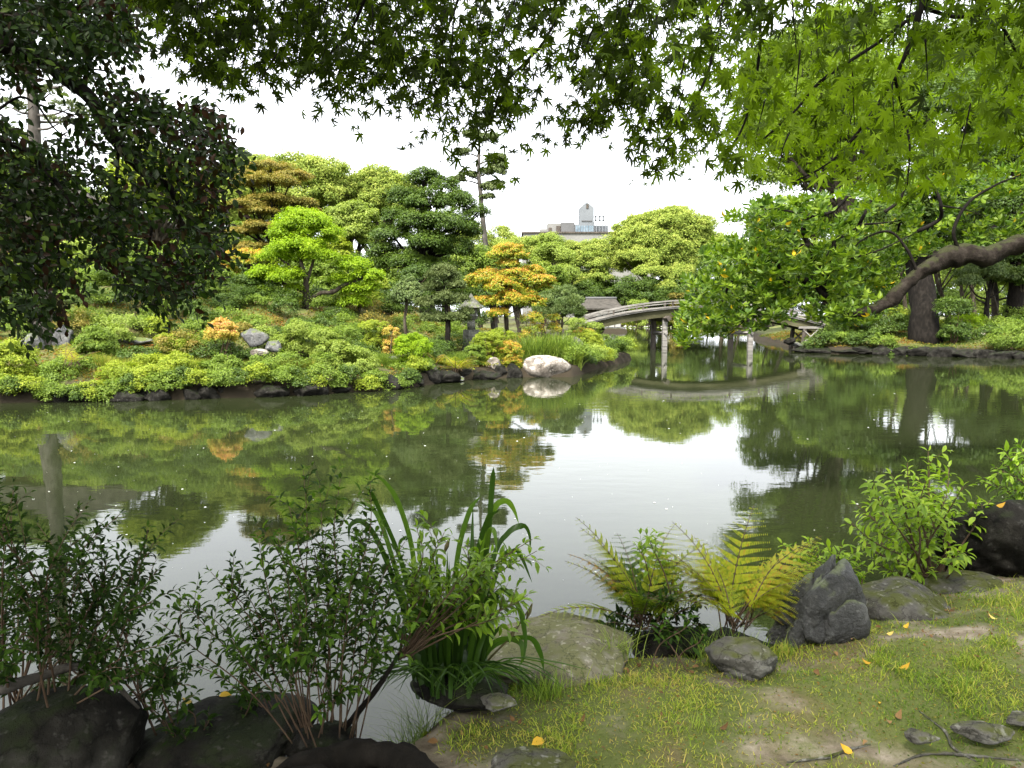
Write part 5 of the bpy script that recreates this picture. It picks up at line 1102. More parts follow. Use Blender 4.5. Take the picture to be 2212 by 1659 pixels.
# ================================================================== NEAR PLANTS
M['brightshrub'] = leafmat('bright_shrub_leaf', [(.06, .13, .015), (.14, .26, .025), (.24, .38, .04)], .45, .35, .45)
def sprig(ms, ml, pts, r0, L, gap, rng, start=.35, tm=L6, tint=(.2, .9), droop=.35, side=None, tw=0, up=.9, tipb=.2, op=55):
    """a stem with opposite leaves; tw side twigs repeat the pattern"""
    c = tube(ms, pts, [r0, r0*.7, r0*.3], 5, 16)
    Ln = np.linalg.norm(np.diff(c, axis=0), axis=1).sum(); m_ = max(2, int(Ln*(1-start)/gap)); T = nrm(np.gradient(c, axis=0))
    P = []; D = []; N = []; S_ = []; ti = []
    ph = rng.uniform(0, 3.14)
    for j in range(m_+1):
        f = start+(1-start)*j/m_; i = min(15, int(f*15+.5)); ph += 1.57+rng.normal()*.25 if j % 1 == 0 else 0
        a = nrm(np.cross(T[i], np.array([.3, .2, .9]))); b2 = np.cross(T[i], a)
        for q_ in (0, math.pi):
            o_ = a*math.cos(ph+q_)+b2*math.sin(ph+q_); an = math.radians(op if j < m_ else 22)
            d_ = nrm(T[i]*math.cos(an)+o_*math.sin(an)+np.array([0, 0, -droop*.5])+rng.normal(size=3)*.14)
            P.append(c[i]+d_*.004); D.append(d_); N.append(nrm(np.array([0, 0, up])+T[i]*.35-o_*.1+rng.normal(size=3)*.28)); S_.append(L*rng.uniform(.7, 1.1)*(1-.35*max(0, f-.75)/.25))
            ti.append(np.clip(rng.uniform(*tint)+tipb*(f-.6), 0, 1))
    ml.stamp(tm, np.array(P), np.array(D), np.array(N), np.array(S_), np.array(ti))
    for k_ in range(tw):
        f = rng.uniform(.3, .92); i = int(f*15); e = nrm(T[i]*.75+rdir(rng, 1)[0]*.75+np.array([0, 0, .25])); l_ = Ln*rng.uniform(.14, .32)*(1.15-f*.5)
        sprig(ms, ml, [c[i], c[i]+e*l_*.5+np.array([0, 0, .01]), c[i]+e*l_+np.array([0, 0, -.01])], r0*.4, L, gap, rng, .15, tm, tint, droop, None, 0, up, tipb, op)
    return c
def fan_shrub(name, label, base, tips, L, gap, mat, rng, r0=.007, tw=4, depth=.5, zoff=0, bend=.12, tint=(.2, .9), tm=L6N, stem='twig', start=.4, droop=.35, op=55, cat='shrub', group=None, bspread=.06):
    t = thing(name, label, cat, base, group); ms, ml = MB(), MB(); base = np.array(base)
    for (px, py) in tips:
        Y_ = base[1]+rng.uniform(-depth, depth); e = at(px, py, Y_); s0 = base+np.array([rng.normal()*bspread, rng.normal()*bspread*.6, -.03])
        m1 = s0+(e-s0)*.45+np.array([rng.normal()*.03, rng.normal()*.03, bend*np.linalg.norm(e-s0)*.6]); m2 = s0+(e-s0)*.75+np.array([rng.normal()*.03, 0, bend*np.linalg.norm(e-s0)*.55])
        sprig(ms, ml, [s0, m1, m2, e], r0, L, gap, rng, start, tm, tint, droop, None, tw, op=op)
    ml.build('foliage', M[mat], t); ms.build('stem', M[stem], t); return t
rng = np.random.default_rng(201)
b_ = onz(705, 1575, .28); b_[2] = gz(b_[0], b_[1])
tips = [(655, 1015), (690, 1045), (625, 1095), (560, 1175), (505, 1205), (455, 1235), (395, 1300), (345, 1345), (350, 1420), (430, 1310), (515, 1255), (735, 1035), (800, 1040), (780, 1115), (830, 1140), (875, 1170), (600, 1160), (660, 1130), (720, 1150), (760, 1190), (800, 1220), (560, 1260), (610, 1290), (660, 1240), (500, 1380), (540, 1330), (850, 1260), (780, 1330), (830, 1400), (640, 1380), (700, 1330), (740, 1280), (880, 1330), (690, 1200), (480, 1290), (620, 1210), (870, 1230)]
fan_shrub('leafy_shrub', 'airy green shrub fanning from many thin stems left of the iris', b_, tips, .052, .030, 'fgshrub', rng, .0038, 4, .4, tint=(.1, .8))
b0_ = onz(725, 1570, .28); b_ = at(868, 1405, b0_[1]+.1)
tips = [(960, 1150), (1010, 1180), (1060, 1195), (1110, 1190), (1150, 1165), (1160, 1190), (1140, 1285), (1120, 1300), (900, 1140), (935, 1200), (985, 1230), (1040, 1240), (1080, 1260), (920, 1270), (970, 1290), (1010, 1310), (1080, 1330)]
t = fan_shrub('leafy_shrub', 'bright leafed shrub leaning right across the iris clump on one slanting stem', b_, tips, .064, .036, 'brightshrub', rng, .0045, 3, .25, tint=(.0, .65), bend=.05, start=.42, bspread=.02)
mb = MB(); tube(mb, [b0_-np.array([0, 0, .05]), (b0_+b_)/2+np.array([.02, 0, -.02]), b_], [.014, .012, .009], 7, 16, .2); mb.build('main_stem', M['darkbark'], t)
b_ = onz(90, 1600, .3); b_ = np.array([b_[0], 2.95, .3])
tips = [(20, 1100), (80, 1130), (140, 1160), (200, 1150), (260, 1110), (310, 1180), (320, 1140), (230, 1210), (290, 1250), (330, 1300), (180, 1240), (120, 1220), (60, 1200), (10, 1180), (250, 1300), (200, 1330), (140, 1310), (80, 1300), (20, 1290), (300, 1370), (240, 1400), (170, 1400), (100, 1390), (40, 1380), (0, 1420), (330, 1430), (270, 1460), (200, 1470), (130, 1460), (360, 1390), (390, 1440), (-40, 1150), (-30, 1250), (30, 1060), (-10, 1020), (340, 1230), (410, 1480), (360, 1500), (60, 1160), (160, 1200), (110, 1270), (230, 1270), (30, 1240), (190, 1290), (0, 1340)]
fan_shrub('leafy_shrub', 'dense dark shrub at the left edge above the black boulder', b_, tips, .045, .025, 'fgshrub', rng, .005, 4, .5, tint=(.0, .5), bspread=.25)
t = thing('bare_branch', 'bare grey branch arching over the black boulder at left', 'branch', at(30, 1480, 2.7))
mb = MB(); tube(mb, [at(-30, 1500, 2.7), at(60, 1470, 2.75), at(160, 1440, 2.8), at(230, 1462, 2.8), at(300, 1530, 2.85)], [.022, .02, .018, .013, .006], 8, 30, .2); mb.build('bark', M['pinebark'], t)
mb = MB(); tube(mb, [at(160, 1440, 2.8), at(210, 1410, 2.8), at(260, 1400, 2.8)], [.008, .006, .003], 6, 10); mb.build('twig', M['pinebark'], t)
# low plants on the slab
for lab, px, py, tp in (('small leafy sprout at the right end of the shaded slab', 535, 1520, [(500, 1480), (535, 1470), (560, 1490), (545, 1500)]), ('leafy sprout trailing over the left of the slab', 380, 1560, [(330, 1500), (370, 1480), (420, 1500), (450, 1540), (350, 1540), (400, 1590), (440, 1590)]),
                        ('small leafy seedling left of the grey stone by the fern', 1470, 1410, [(1440, 1350), (1490, 1340), (1520, 1370)])):
    b_ = onz(px, py+25, .3); b_[2] = max(gz(b_[0], b_[1]), .22); fan_shrub('seedling', lab, b_, tp, .055, .03, 'fgshrub', rng, .004, 1, .06, tint=(.1, .6), start=.3, cat='seedling', group='seedlings')
# iris clump
bY = 3.33; t = thing('iris_clump', 'clump of tall dark sword-shaped iris leaves arching at the water edge', 'iris', at(960, 1500, bY)); rng = np.random.default_rng(211)
def strap(mb, pts, wd, tint, face=None, n=22):
    c = spline(pts, n); T = nrm(np.gradient(c, axis=0)); ref = np.array([rng.normal()*.5, -1, rng.normal()*.15]) if face is None else np.array(face, float)
    S_ = nrm(np.cross(T, ref)); U = np.cross(S_, T); u = np.linspace(0, 1, n); wj = wd*np.minimum(1, (1-u)*3.2)**.8*(.7+.3*np.minimum(1, u*5))
    V = np.stack([c-S_*wj[:, None]*.5, c+U*wj[:, None]*.10, c+S_*wj[:, None]*.5], 1).reshape(-1, 3)
    mb.add(V, [(3*i+j, 3*i+j+1, 3*i+j+4, 3*i+j+3) for i in range(n-1) for j in (0, 1)], tint)
expl = [[(938, 1470), (897, 1344), (893, 1203), (864, 1095), (831, 1041), (785, 1012)], [(930, 1470), (864, 1261), (814, 1111), (764, 1082)], [(925, 1470), (856, 1269), (814, 1165), (781, 1126), (756, 1136), (754, 1170)],
        [(985, 1480), (1015, 1260), (1022, 1087)], [(995, 1480), (1047, 1220), (1063, 1049), (1066, 1008)], [(1000, 1480), (1042, 1178), (1067, 1099), (1092, 1082), (1109, 1099), (1121, 1132)],
        [(1005, 1480), (1063, 1219), (1096, 1153), (1130, 1136), (1144, 1157), (1145, 1199)], [(1000, 1480), (1040, 1260), (1055, 1155), (1068, 1150), (1074, 1200)], [(1005, 1480), (1063, 1390), (1121, 1386), (1130, 1419), (1121, 1440)],
        [(1005, 1470), (1050, 1330), (1085, 1274), (1120, 1310), (1135, 1380), (1130, 1430)], [(1005, 1480), (1060, 1400), (1140, 1377), (1167, 1411), (1175, 1452)], [(940, 1480), (880, 1250), (810, 1080), (795, 1060)], [(970, 1480), (985, 1230), (1012, 1110), (1040, 1070)],
        [(980, 1480), (1020, 1250), (1050, 1130), (1080, 1100)], [(960, 1480), (930, 1330), (905, 1190), (915, 1140)], [(1000, 1480), (1075, 1230), (1110, 1190), (1125, 1200), (1150, 1260)]]
mb = MB()
for e in expl:
    dY = rng.normal()*.12; base = at(e[0][0], e[0][1]+20, bY+rng.normal()*.06)
    strap(mb, [base]+[at(a, b, bY+dY*(i+1)/len(e)) for i, (a, b) in enumerate(e[1:])], .025*rng.uniform(.8, 1.15), rng.uniform(.1, .65))
for k_ in range(48):
    bx0 = rng.uniform(925, 1005); dx = (bx0-962)*rng.uniform(.6, 2.2)+rng.normal()*16; hgt = rng.uniform(170, 330); dY = rng.normal()*.16
    strap(mb, [at(bx0, 1505, bY+rng.normal()*.06), at(bx0+dx*.4, 1500-hgt*.5, bY+dY*.5), at(bx0+dx, 1500-hgt, bY+dY)], .023*rng.uniform(.8, 1.1), rng.uniform(0, .5))
for k_ in range(46):
    bx0 = rng.uniform(900, 1030); strap(mb, [at(bx0, 1510, bY+rng.normal()*.08), at(bx0+(bx0-965)*.35, 1400, bY+rng.normal()*.08), at(bx0+(bx0-965)*rng.uniform(.5, 1.3), 1510-rng.uniform(150, 250), bY+rng.normal()*.12)], .028, rng.uniform(0, .3))
mb.build('leaf', M['iris'], t)['kind'] = 'stuff'
mb = MB()
for k_ in range(70):
    a_ = rng.uniform(-.6, 3.6); b0 = at(rng.uniform(930, 1020), 1490, bY+rng.normal()*.08); l_ = rng.uniform(.25, .5); h_ = np.array([math.cos(a_)*l_, -.25*abs(math.sin(a_))*l_, 0])
    strap(mb, [b0, b0+h_*.4+np.array([0, 0, l_*.30]), b0+h_*.8+np.array([0, 0, l_*.28]), b0+h_*1.15+np.array([0, 0, rng.uniform(-.02, .1)])], .006, rng.uniform(0, .5), None, 12)
mb.build('sedge_blades', M['iris'], t)['kind'] = 'stuff'
mb = MB(); c_ = tube(mb, [at(1010, 1480, bY), at(1060, 1420, bY), at(1105, 1373, bY), at(1143, 1315, bY)], [.005, .005, .004, .003], 6, 14)
for p_ in (at(1143, 1322, bY), at(1106, 1372, bY), at(965, 1180, bY+.05)): tube(mb, [p_-np.array([.012, 0, .035]), p_, p_+np.array([.014, 0, .04])], [.003, .011, .003], 7, 9)
mb.build('seed_pod', M['greentwig'], t)

# ferns of the near bank
rng = np.random.default_rng(221)
b_ = at(1385, 1385, 4.1); b_[2] = max(b_[2], .25)
fern('olive and bronze tipped fern at the water, left of the two', b_, 24, .54, rng, azr=(0, 6.28), tint=(.02, .5), pitch=(.85, 1.4),
     fr=[(3.3, .62, 1.0, .55, .45), (3.6, .55, 1.0, .35, .15), (2.9, .55, .8, 1.0, .6), (2.7, .66, .7, 1.2, .55), (3.05, .6, .9, 1.15, .95), (2.6, .68, .8, 1.3, .5), (1.0, .68, 1.2, 1.35, .5), (.3, .6, .9, 1.2, .45)], psz=1.05)
b_ = at(1590, 1375, 4.05); b_[2] = max(b_[2], .25)
fern('bright yellow fern beside the jagged rock, right of the two', b_, 20, .60, rng, azr=(-1.2, 4.0), tint=(.4, .72), pitch=(.9, 1.35),
     fr=[(.1, .72, .8, 1.15, .7), (.5, .70, .9, 1.05, .72), (.25, .62, .6, .85, .68), (2.9, .62, .7, 1.1, .55), (-.2, .60, .7, .65, .72), (.9, .72, .6, 1.3, .6), (2.4, .68, .8, 1.3, .6), (3.3, .50, .9, .9, .65)], psz=1.1)
b_ = at(1405, 1390, 4.15); b_[2] = .28
fan_shrub('leafy_shrub', 'slender green sprig rising out of the left fern', b_, [(1395, 1150), (1440, 1200), (1350, 1230), (1480, 1230), (1420, 1190), (1375, 1180), (1465, 1270), (1340, 1270)], .062, .036, 'brightshrub', rng, .005, 2, .12, tint=(.2, .9), start=.45)
fan_shrub('leafy_shrub', 'dark shaded low foliage under the left fern', b_+np.array([0, -.1, 0]), [(1330, 1330), (1380, 1310), (1430, 1300), (1480, 1320), (1520, 1350), (1440, 1350), (1350, 1370), (1300, 1350), (1470, 1370), (1400, 1290), (1500, 1300)], .060, .034, 'fgshrub', rng, .005, 4, .2, tint=(0, .35), start=.25)
# right shrubs
b_ = at(2015, 1245, 4.85); b_[2] = gz(b_[0], b_[1])
tips = [(2005, 975), (1960, 1000), (1925, 1025), (1880, 1045), (1850, 1090), (1840, 1130), (2050, 1010), (2080, 1050), (2110, 1085), (2140, 1080), (1900, 1090), (1950, 1060), (2000, 1040), (2040, 1070), (1870, 1170), (1900, 1150), (1950, 1120), (2000, 1110), (2060, 1120), (2090, 1140), (1930, 1190), (1980, 1170), (2030, 1170), (2070, 1190), (1890, 1210), (1960, 1220), (2005, 1005)]
fan_shrub('leafy_shrub', 'bright green glossy shrub between the flat rock and the dark boulder', b_, tips, .088, .045, 'brightshrub', rng, .008, 3, .35, tint=(.3, 1), start=.5, bend=0, droop=.6, op=62, tm=L6N)
b_ = at(1800, 1290, 4.6); b_[2] = .2
fan_shrub('leafy_shrub', 'low spray of green leaves showing behind the jagged rock', b_, [(1690, 1175), (1720, 1195), (1750, 1180), (1790, 1190), (1830, 1205), (1850, 1195), (1730, 1215), (1880, 1230), (1770, 1215), (1700, 1200), (1820, 1180), (1860, 1220)], .075, .042, 'brightshrub', rng, .006, 2, .2, tint=(.3, 1), start=.35)
b_ = at(2330, 1150, 5.4); b_[2] = gz(b_[0], b_[1])
fan_shrub('leafy_shrub', 'green branch tips reaching in at the right edge above the boulder', b_, [(2150, 1010), (2175, 985), (2205, 970), (2195, 1030), (2165, 1050), (2212, 1060), (2240, 1000), (2120, 1040), (2250, 1080), (2190, 1080)], .085, .045, 'brightshrub', rng, .008, 4, .4, tint=(.0, .7), start=.4)

# ================================================================== OVERHANGING TREES
def inpoly(px, py, poly):
    px = np.asarray(px); ins = np.zeros(px.shape, bool); n = len(poly)
    for i in range(n):
        x1, y1 = poly[i]; x2, y2 = poly[(i+1) % n]
        c = (y1 > py) != (y2 > py); xi = x1+(py-y1)*(x2-x1)/((y2-y1) if y2 != y1 else 1e-9); ins ^= c & (px < xi)
    return ins
MAPLE_B = (MAPLE[0]*np.array([.72, 1, 1])+np.stack([0*MAPLE[0][:, 0], 0*MAPLE[0][:, 0], .9*np.abs(MAPLE[0][:, 0])-.25*MAPLE[0][:, 1]**2], 1), MAPLE[1])
MAPLE_C = (MAPLE[0]*np.array([.95, 1.08, 1])-np.stack([0*MAPLE[0][:, 0], 0*MAPLE[0][:, 0], .55*np.abs(MAPLE[0][:, 0])+.2*np.maximum(MAPLE[0][:, 1], 0)], 1), MAPLE[1])
def hang(rng, P, L, tm, ml, tint, down=.8, nrmh=.9, spread=.6):
    n = len(P); D = rng.normal(size=(n, 3))*spread+np.array([0, 0, -down]); N = rng.normal(size=(n, 3))*.45+np.array([0, -nrmh, .55])
    if tm is MAPLE:
        w_ = rng.integers(0, 3, n); L_ = L*(.55+.75*rng.random(n)); tt_ = np.broadcast_to(tint, (n,))
        for i_, m_ in enumerate((MAPLE, MAPLE_B, MAPLE_C)): k_ = w_ == i_; ml.stamp(m_, P[k_], D[k_], N[k_], L_[k_], tt_[k_])
        return
    ml.stamp(tm, P, D, N, L*(.72+.5*rng.random(n)), tint)
# --- maple
rng = np.random.default_rng(301)
t = thing('maple_tree', 'Japanese maple whose lacy leaves hang across the whole top of the view', 'maple tree', (3.9, 1.2, gz(3.9, 1.2)))
tb = MB()
trk = [(3.9, 1.2, .2), (3.8, 1.3, 1.4), (3.5, 1.5, 2.6), (3.0, 1.8, 3.3)]
tube(tb, trk, [.16, .13, .11, .09], 10, 24, .2); tb.build('trunk', M['limb'], t); tb = MB()
tube(tb, [trk[-1], (2.2, 2.1, 3.75), (.9, 2.4, 3.85), (-.4, 2.6, 3.8), (-1.5, 2.7, 3.7)], [.07, .05, .04, .025, .012], 8, 30, .2)
tube(tb, [trk[-2], (3.0, 2.2, 3.3), at(1993, -30, 2.8)], [.06, .045, .03], 7, 14, .2)
for pts, r in (([(1993, -30), (1987, 20), (1965, 96), (1933, 169)], .014), ([(1933, 169), (1869, 265), (1816, 330), (1776, 362), (1700, 400)], .007), ([(1933, 169), (1949, 233), (1965, 314), (1960, 400)], .006), ([(1985, 24), (1897, 92), (1776, 173), (1716, 241), (1650, 300)], .008),
               ([(1993, 16), (2058, 36), (2150, 42), (2212, 153), (2240, 260)], .008), ([(1233, -30), (1180, 82), (1128, 141), (1085, 188), (1068, 237), (1040, 310)], .006), ([(800, -30), (760, 60), (700, 130), (640, 190)], .006), ([(560, -30), (530, 60), (500, 150)], .005),
               ([(1000, -30), (960, 80), (930, 170), (900, 260)], .006), ([(1500, -30), (1540, 100), (1500, 220), (1420, 330)], .007), ([(1640, -30), (1640, 120), (1610, 260), (1560, 350)], .007), ([(1380, -30), (1330, 100), (1290, 200), (1250, 290)], .006)):
    Yb = rng.uniform(2.6, 3.0); tube(tb, [at(a, b, Yb+rng.normal()*.04) for a, b in pts], [r, r*.75, r*.4], 6, 20, .15)
LBx = [300, 330, 380, 430, 480, 530, 600, 667, 720, 799, 860, 897, 960, 1000, 1040, 1095, 1154, 1200, 1240, 1292, 1325, 1365, 1386, 1435, 1495, 1591, 1650, 1750, 1850, 1950, 2040, 2100, 2212, 2400]
LBy = [10, 60, 150, 185, 190, 235, 190, 215, 250, 262, 225, 252, 268, 275, 285, 282, 318, 270, 315, 285, 225, 240, 385, 350, 375, 386, 380, 370, 400, 420, 425, 380, 350, 350]
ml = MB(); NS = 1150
px = rng.uniform(310, 2350, NS*3); LB = np.interp(px, LBx, LBy); py = rng.uniform(-120, 1, NS*3)*0-120+(LB+105)*rng.random(NS*3)
hole = vnoise(np.stack([px/38, py/30, 0*px], 1), 71); k = (hole+.5*vnoise(np.stack([px/16, py/13, 0*px], 1), 72) > np.where(px < 1330, -.28, -.55)+.2*(py > LB*.75)) & (py < LB-14) & ((px < 1380) | (rng.random(NS*3) < .8)); px, py = px[k], py[k]
Yd = np.where(px < 1380, rng.uniform(2.5, 3.5, len(px)), rng.uniform(2.4, 4.2, len(px)))
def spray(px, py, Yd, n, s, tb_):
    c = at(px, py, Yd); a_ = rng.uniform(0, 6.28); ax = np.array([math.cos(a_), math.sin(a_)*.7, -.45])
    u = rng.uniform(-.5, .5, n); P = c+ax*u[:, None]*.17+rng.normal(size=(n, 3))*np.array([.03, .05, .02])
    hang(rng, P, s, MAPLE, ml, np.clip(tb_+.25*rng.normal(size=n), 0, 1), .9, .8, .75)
for a, b, Y_ in zip(px, py, Yd): spray(a, b, Y_, 5, .040 if a < 1380 else .045, .22 if a < 1330 else (.28+.5*min(1, (a-1330)/350)*min(1, (b+60)/240) if b > 60 or a > 1750 else .25))  # leaves darker at centre, lighter to the right: shade and sun put into tint
tw = tb
for i_ in range(0, len(px), 7):
    a, b, Y_ = px[i_], py[i_], Yd[i_]; ux = rng.uniform(-10, 50); tube(tw, [at(a, b+6, Y_), at(a+ux*.4, b-38, Y_), at(a+ux, b-rng.uniform(70, 120), Y_+rng.normal()*.05)], [.0012, .0018, .003], 4, 7)
tw.build('branch', M['darkbark'], t)
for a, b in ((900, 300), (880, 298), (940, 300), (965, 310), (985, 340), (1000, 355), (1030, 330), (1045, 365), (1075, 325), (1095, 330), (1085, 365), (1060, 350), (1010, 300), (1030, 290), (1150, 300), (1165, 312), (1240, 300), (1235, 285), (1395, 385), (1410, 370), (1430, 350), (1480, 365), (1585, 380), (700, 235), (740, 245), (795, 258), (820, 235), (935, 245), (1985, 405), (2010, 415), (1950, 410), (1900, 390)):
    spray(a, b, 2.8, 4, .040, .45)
# unseen leaves overhead and behind the camera, oversized, added to shade the foreground
n = 11000; P = np.stack([rng.uniform(-3.2, 4.6, n), rng.uniform(-1.2, 2.7, n), rng.uniform(3.5, 4.6, n)], 1)
k = (P[:, 2]-2 > P[:, 1]*.47+.15) | (P[:, 1] < 0); P = P[k]; hang(rng, P, .06, MAPLE, ml, rng.random(len(P)), .3, .1, 1)
n = 17000; P = np.stack([rng.uniform(-9, 8, n), rng.uniform(-9, 1.0, n), rng.uniform(3.9, 6.2, n)], 1); hang(rng, P, .13, MAPLE, ml, rng.random(n), .2, .05, 1)
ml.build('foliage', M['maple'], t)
# --- dark evergreen at left
rng = np.random.default_rng(311)
t = thing('evergreen_tree', 'dark glossy evergreen with drooping reddish-green leaves overhanging the left side', 'tree', (-4.6, 3.2, gz(-4.6, 3.2)))
tb = MB(); tube(tb, [(-4.6, 3.2, .1), (-4.5, 3.3, 1.8), (-4.2, 3.6, 3.0), (-3.6, 4.2, 4.2), (-3.4, 4.5, 5.2)], [.2, .17, .15, .11, .05], 10, 26, .2); tb.build('trunk', M['darkbark'], t); tb = MB()
mainb = [(-4.2, 3.6, 3.0), at(-60, 60, 4.3), at(0, 95, 4.3), at(66, 118, 4.35), at(128, 157, 4.4), at(197, 212, 4.4), at(222, 262, 4.4), at(256, 314, 4.45), at(311, 373, 4.5), at(365, 405, 4.5), at(385, 450, 4.5), at(400, 520, 4.5)]
tube(tb, mainb, [.085, .06, .05, .045, .042, .038, .034, .03, .024, .016, .01], 8, 70, .2)
for pts, r in (([(311, 373), (360, 380), (420, 410), (470, 440)], .010), ([(222, 262), (300, 240), (380, 260), (450, 300), (500, 330)], .010), ([(66, 118), (150, 80), (230, 60), (300, 50)], .012), ([(128, 157), (200, 150), (260, 160)], .007), ([(0, 300), (60, 330), (110, 380), (150, 440), (170, 520)], .016),
               ([(-20, 250), (40, 210), (80, 225), (130, 240), (170, 250)], .008), ([(256, 314), (250, 400), (230, 480), (200, 560)], .010), ([(311, 373), (330, 450), (320, 540), (300, 610)], .010), ([(-20, 420), (60, 450), (120, 520), (130, 600)], .012), ([(0, 560), (50, 600), (80, 660)], .010), ([(80, 225), (120, 280), (160, 300)], .006), ([(-20, 10), (60, 40), (130, 30), (200, 10)], .012)):
    Yb = 4.4+rng.normal()*.2; tube(tb, [at(a, b, Yb+rng.normal()*.05) for a, b in pts], [r, r*.8, r*.35], 6, 20, .15)
polyA = [(-80, -60), (295, -60), (312, 30), (295, 100), (255, 135), (215, 130), (190, 150), (130, 150), (60, 175), (-80, 190)]
polyB = [(-80, 190), (20, 250), (60, 300), (110, 290), (200, 270), (215, 200), (225, 165), (300, 180), (372, 180), (405, 215), (470, 240), (525, 305), (520, 345), (490, 385), (478, 430), (495, 500), (478, 560), (440, 600), (395, 640), (330, 668), (262, 640), (215, 570), (150, 560), (135, 620), (90, 690), (40, 700), (20, 650), (-80, 740)]
ml = MB(); NL = 26000
px = rng.uniform(-80, 530, NL); py = rng.uniform(-60, 740, NL); ph = vnoise(np.stack([px/42, py/42, 0*px], 1), 81)+.5*vnoise(np.stack([px/18, py/18, 0*px], 1), 82)
qx, qy = px, py; px = px+26*vnoise(np.stack([px/24, py/24, 0*px], 1), 83); py = py+22*vnoise(np.stack([px/24, py/24, 0*px+9], 1), 84)
thin = inpoly(px, py, [(150, 300), (400, 300), (430, 420), (400, 560), (200, 600), (130, 520)])
k = (inpoly(px, py, polyA) & (ph > -.75)) | (inpoly(px, py, polyB) & (ph > np.where(thin, .0, -.5))) | (inpoly(px, py, [(60, 190), (215, 160), (215, 270), (60, 290)]) & (ph > .75))
px, py = qx[k], qy[k]; n = len(px)
# leaves sit in alternate rows along drooping twigs
sel = rng.permutation(n)[:1380]; LP, LD, LN_, LT = [], [], [], []
for a, b in zip(px[sel], py[sel]):
    c0 = at(a, b, rng.uniform(3.9, 5.1)); an = rng.normal()*.55-.35+(3.14 if rng.random() < .22 else 0); l_ = rng.uniform(.12, .30)
    d0 = np.array([math.cos(an), rng.normal()*.35, math.sin(an)*.8]); d0 /= np.linalg.norm(d0); m_ = int(l_/.021)
    f = np.linspace(0, 1, m_); path = c0+d0*l_*(f-.5)[:, None]+np.array([0, 0, -1])*(l_*.35*f*f)[:, None]
    tube(tb, path[::max(1, m_//3)], [.0028, .0012], 3, 4); sg = np.where(np.arange(m_) % 2, 1., -1.); sd_ = nrm(np.cross(d0, np.array([rng.normal()*.3, -1, rng.normal()*.3])))
    LP.append(path); LD.append(d0*.55+sd_*sg[:, None]*.8+np.array([0, 0, -.45])+rng.normal(size=(m_, 3))*.25); LN_.append(rng.normal(size=(m_, 3))*.45+np.array([0, -.6, .6]))
    red = vnoise(np.array([[a/60, b/60, 3.]]), 9)[0] > .42; LT.append(np.clip((.0 if red and rng.random() < .45 else .48)+.24*rng.normal(size=m_), 0, .95))
LP = np.concatenate(LP); ml.stamp(L6, LP, np.concatenate(LD), np.concatenate(LN_), .050*(.7+.5*rng.random(len(LP))), np.concatenate(LT))
tb.build('branch', M['darkbark'], t)
n = 26000; P = np.stack([rng.uniform(-7.5, -.6, n), rng.uniform(-.5, 5.2, n), rng.uniform(2.2, 6.2, n)], 1)  # unseen leaf mass above and left of view, added to darken the foreground
k = ((P[:, 2]-2)/np.maximum(P[:, 1], .1) > .46) | (P[:, 0]/np.maximum(P[:, 1], .1) < -.76); P = P[k]; hang(rng, P, .095, L6, ml, rng.random(len(P)), .5, .3, .8)
ml.build('foliage', M['dark_leaf'], t)
# --- glossy tree reaching in from the right
rng = np.random.default_rng(321)
t = thing('leaning_tree', 'tree with a thick mossy limb sweeping in from the right edge down over the pond', 'tree', (7.9, 6.6, gz(7.9, 6.6)))
YN = 7.8
def B(*p): return [at(a, b, YN+rng.normal()*.05) for a, b in p]
tb = MB(); tube(tb, [(7.9, 6.6, -.1), (7.8, 6.7, 1.2), (7.2, 7.1, 2.2), (6.2, 7.5, 2.75)]+[at(a, b, YN) for a, b in ((2212, 525), (2141, 549), (2075, 549), (2026, 565), (1983, 592), (1944, 628), (1904, 660), (1850, 676), (1805, 664), (1779, 652))], [.22, .2, .17, .125, .105, .098, .094, .09, .084, .076, .068, .058, .046, .034], 14, 130, .42, 5)
tb.build('limb', M['limb'], t); tb = MB()
for pts, r in (([(1800, 664), (1784, 640), (1782, 612), (1786, 595)], .05), ([(1790, 650), (1760, 612), (1730, 606), (1700, 606), (1684, 590), (1678, 565), (1661, 556)], .042), ([(1661, 556), (1655, 580), (1615, 583), (1575, 616), (1549, 682), (1530, 708)], .02), ([(1661, 556), (1630, 552), (1590, 575), (1560, 585)], .016),
               ([(1784, 600), (1770, 572), (1753, 553), (1753, 533), (1730, 530), (1700, 540), (1690, 550)], .026), ([(1753, 533), (1740, 517), (1736, 487), (1746, 468), (1789, 461), (1822, 435), (1845, 402), (1870, 380)], .028), ([(1753, 464), (1713, 458), (1664, 451), (1625, 464), (1590, 480)], .013),
               ([(1740, 517), (1700, 500), (1660, 505), (1620, 520)], .012), ([(1784, 600), (1800, 545), (1805, 517), (1845, 500), (1865, 468), (1881, 435), (1904, 408), (1930, 370)], .024), ([(1860, 485), (1900, 482), (1935, 478)], .012), ([(1983, 500), (2029, 474), (2033, 448), (2023, 415), (1990, 370), (1960, 350)], .022), ([(1830, 560), (1900, 540), (1983, 500)], .012),
               ([(1911, 458), (1944, 431), (1960, 382), (1965, 340)], .018), ([(2035, 445), (2080, 452), (2120, 465)], .010), ([(1700, 606), (1680, 640), (1640, 665), (1600, 700), (1560, 735)], .010), ([(1805, 517), (1790, 545), (1760, 590), (1720, 640), (1690, 670)], .009), ([(1830, 560), (1800, 600), (1770, 640)], .010), ([(1983, 592), (1960, 540), (1920, 500), (1860, 520), (1830, 560)], .016), ([(2075, 549), (2060, 500), (2090, 440), (2150, 400), (2200, 380)], .02)):
    tube(tb, B(*pts), [r, r*.8, r*.3], 7, 26, .2)
tb.build('branch', M['darkbark'], t)
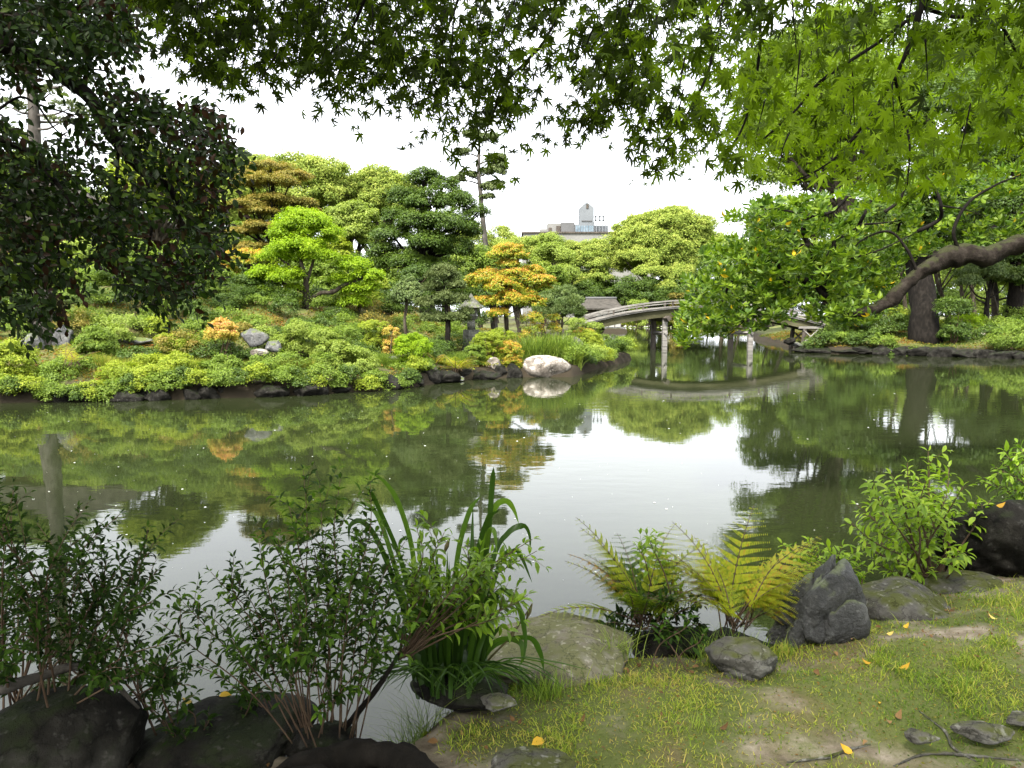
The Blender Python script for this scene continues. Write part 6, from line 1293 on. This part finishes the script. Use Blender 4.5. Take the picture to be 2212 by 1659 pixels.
poly = [(1458, 742), (1462, 690), (1490, 640), (1475, 600), (1500, 560), (1540, 525), (1565, 500), (1560, 470), (1600, 440), (1650, 430), (1760, 420), (1900, 400), (2100, 380), (2300, 330), (2300, 500), (2150, 515), (2050, 530), (1980, 560), (1950, 615), (1935, 660), (1880, 700), (1810, 705), (1760, 692), (1700, 695), (1640, 716), (1590, 712), (1560, 735), (1520, 715), (1490, 752)]
ml = MB(); NR_ = 6200; px = rng.uniform(1450, 2300, NR_); py = rng.uniform(330, 760, NR_); ph = vnoise(np.stack([px/34, py/26, 0*px], 1), 91)+.4*vnoise(np.stack([px/14, py/12, 0*px], 1), 92)
k = inpoly(px, py, poly) & (ph > np.where((py > 600) & (px < 1790), -.8, np.where(py > 560, -.42, -.22))); px, py = px[k], py[k]
for a, b in zip(px, py):
    c = at(a, b, YN+(rng.uniform(-.7, 1.0) if a < 1840 or (a < 1900 and rng.random() < .4) else rng.uniform(.25, 1.4))); m_ = 7; an = rng.uniform(0, 6.28)+np.arange(m_)*6.28/m_+rng.normal(size=m_)*.25; el = rng.uniform(-.1, .7, m_)
    ax = nrm(rng.normal(size=3)*.45+np.array([0, 0, 1.])); x_ = nrm(np.cross(ax, [0, 1, .1])); y_ = np.cross(ax, x_)
    D = np.cos(an)[:, None]*x_+np.sin(an)[:, None]*y_+ax*el[:, None]; N = ax[None]-D*el[:, None]*.6+rng.normal(size=(m_, 3))*.2
    r_ = rng.random(); ml.stamp(LOB, c+D*.008, D, N, .078*(.7+.5*rng.random(m_)), np.where(rng.random(m_) < .010, 1, np.clip(.18+.45*r_+.12*rng.normal(size=m_), 0, .74)))
n = 5000; P = np.stack([rng.uniform(5.6, 10, n), rng.uniform(5.2, 9.5, n), rng.uniform(2.6, 5.2, n)], 1); k = P[:, 0]/P[:, 1] > .72; P = P[k]; hang(rng, P, .11, LOB, ml, .7*rng.random(len(P)), .1, .2, 1)
ml.build('foliage', M['near_right'], t)

# ---- look-alikes that share a description are told apart by their place from the left
def ordn(k): return '%d%s' % (k, 'th' if 10 <= k % 100 <= 20 else {1: 'st', 2: 'nd', 3: 'rd'}.get(k % 10, 'th'))
byl = {}
for o_ in sc.objects:
    if o_.parent is None and o_.get('label'): byl.setdefault(o_['label'], []).append(o_)
for lab, os_ in byl.items():
    if len(os_) > 1:
        os_.sort(key=lambda q: q.location.x/max(q.location.y, .1))
        for k, q in enumerate(os_): q['label'] = lab+', '+('leftmost' if k == 0 else 'rightmost' if k == len(os_)-1 else ordn(k+1)+' from left')
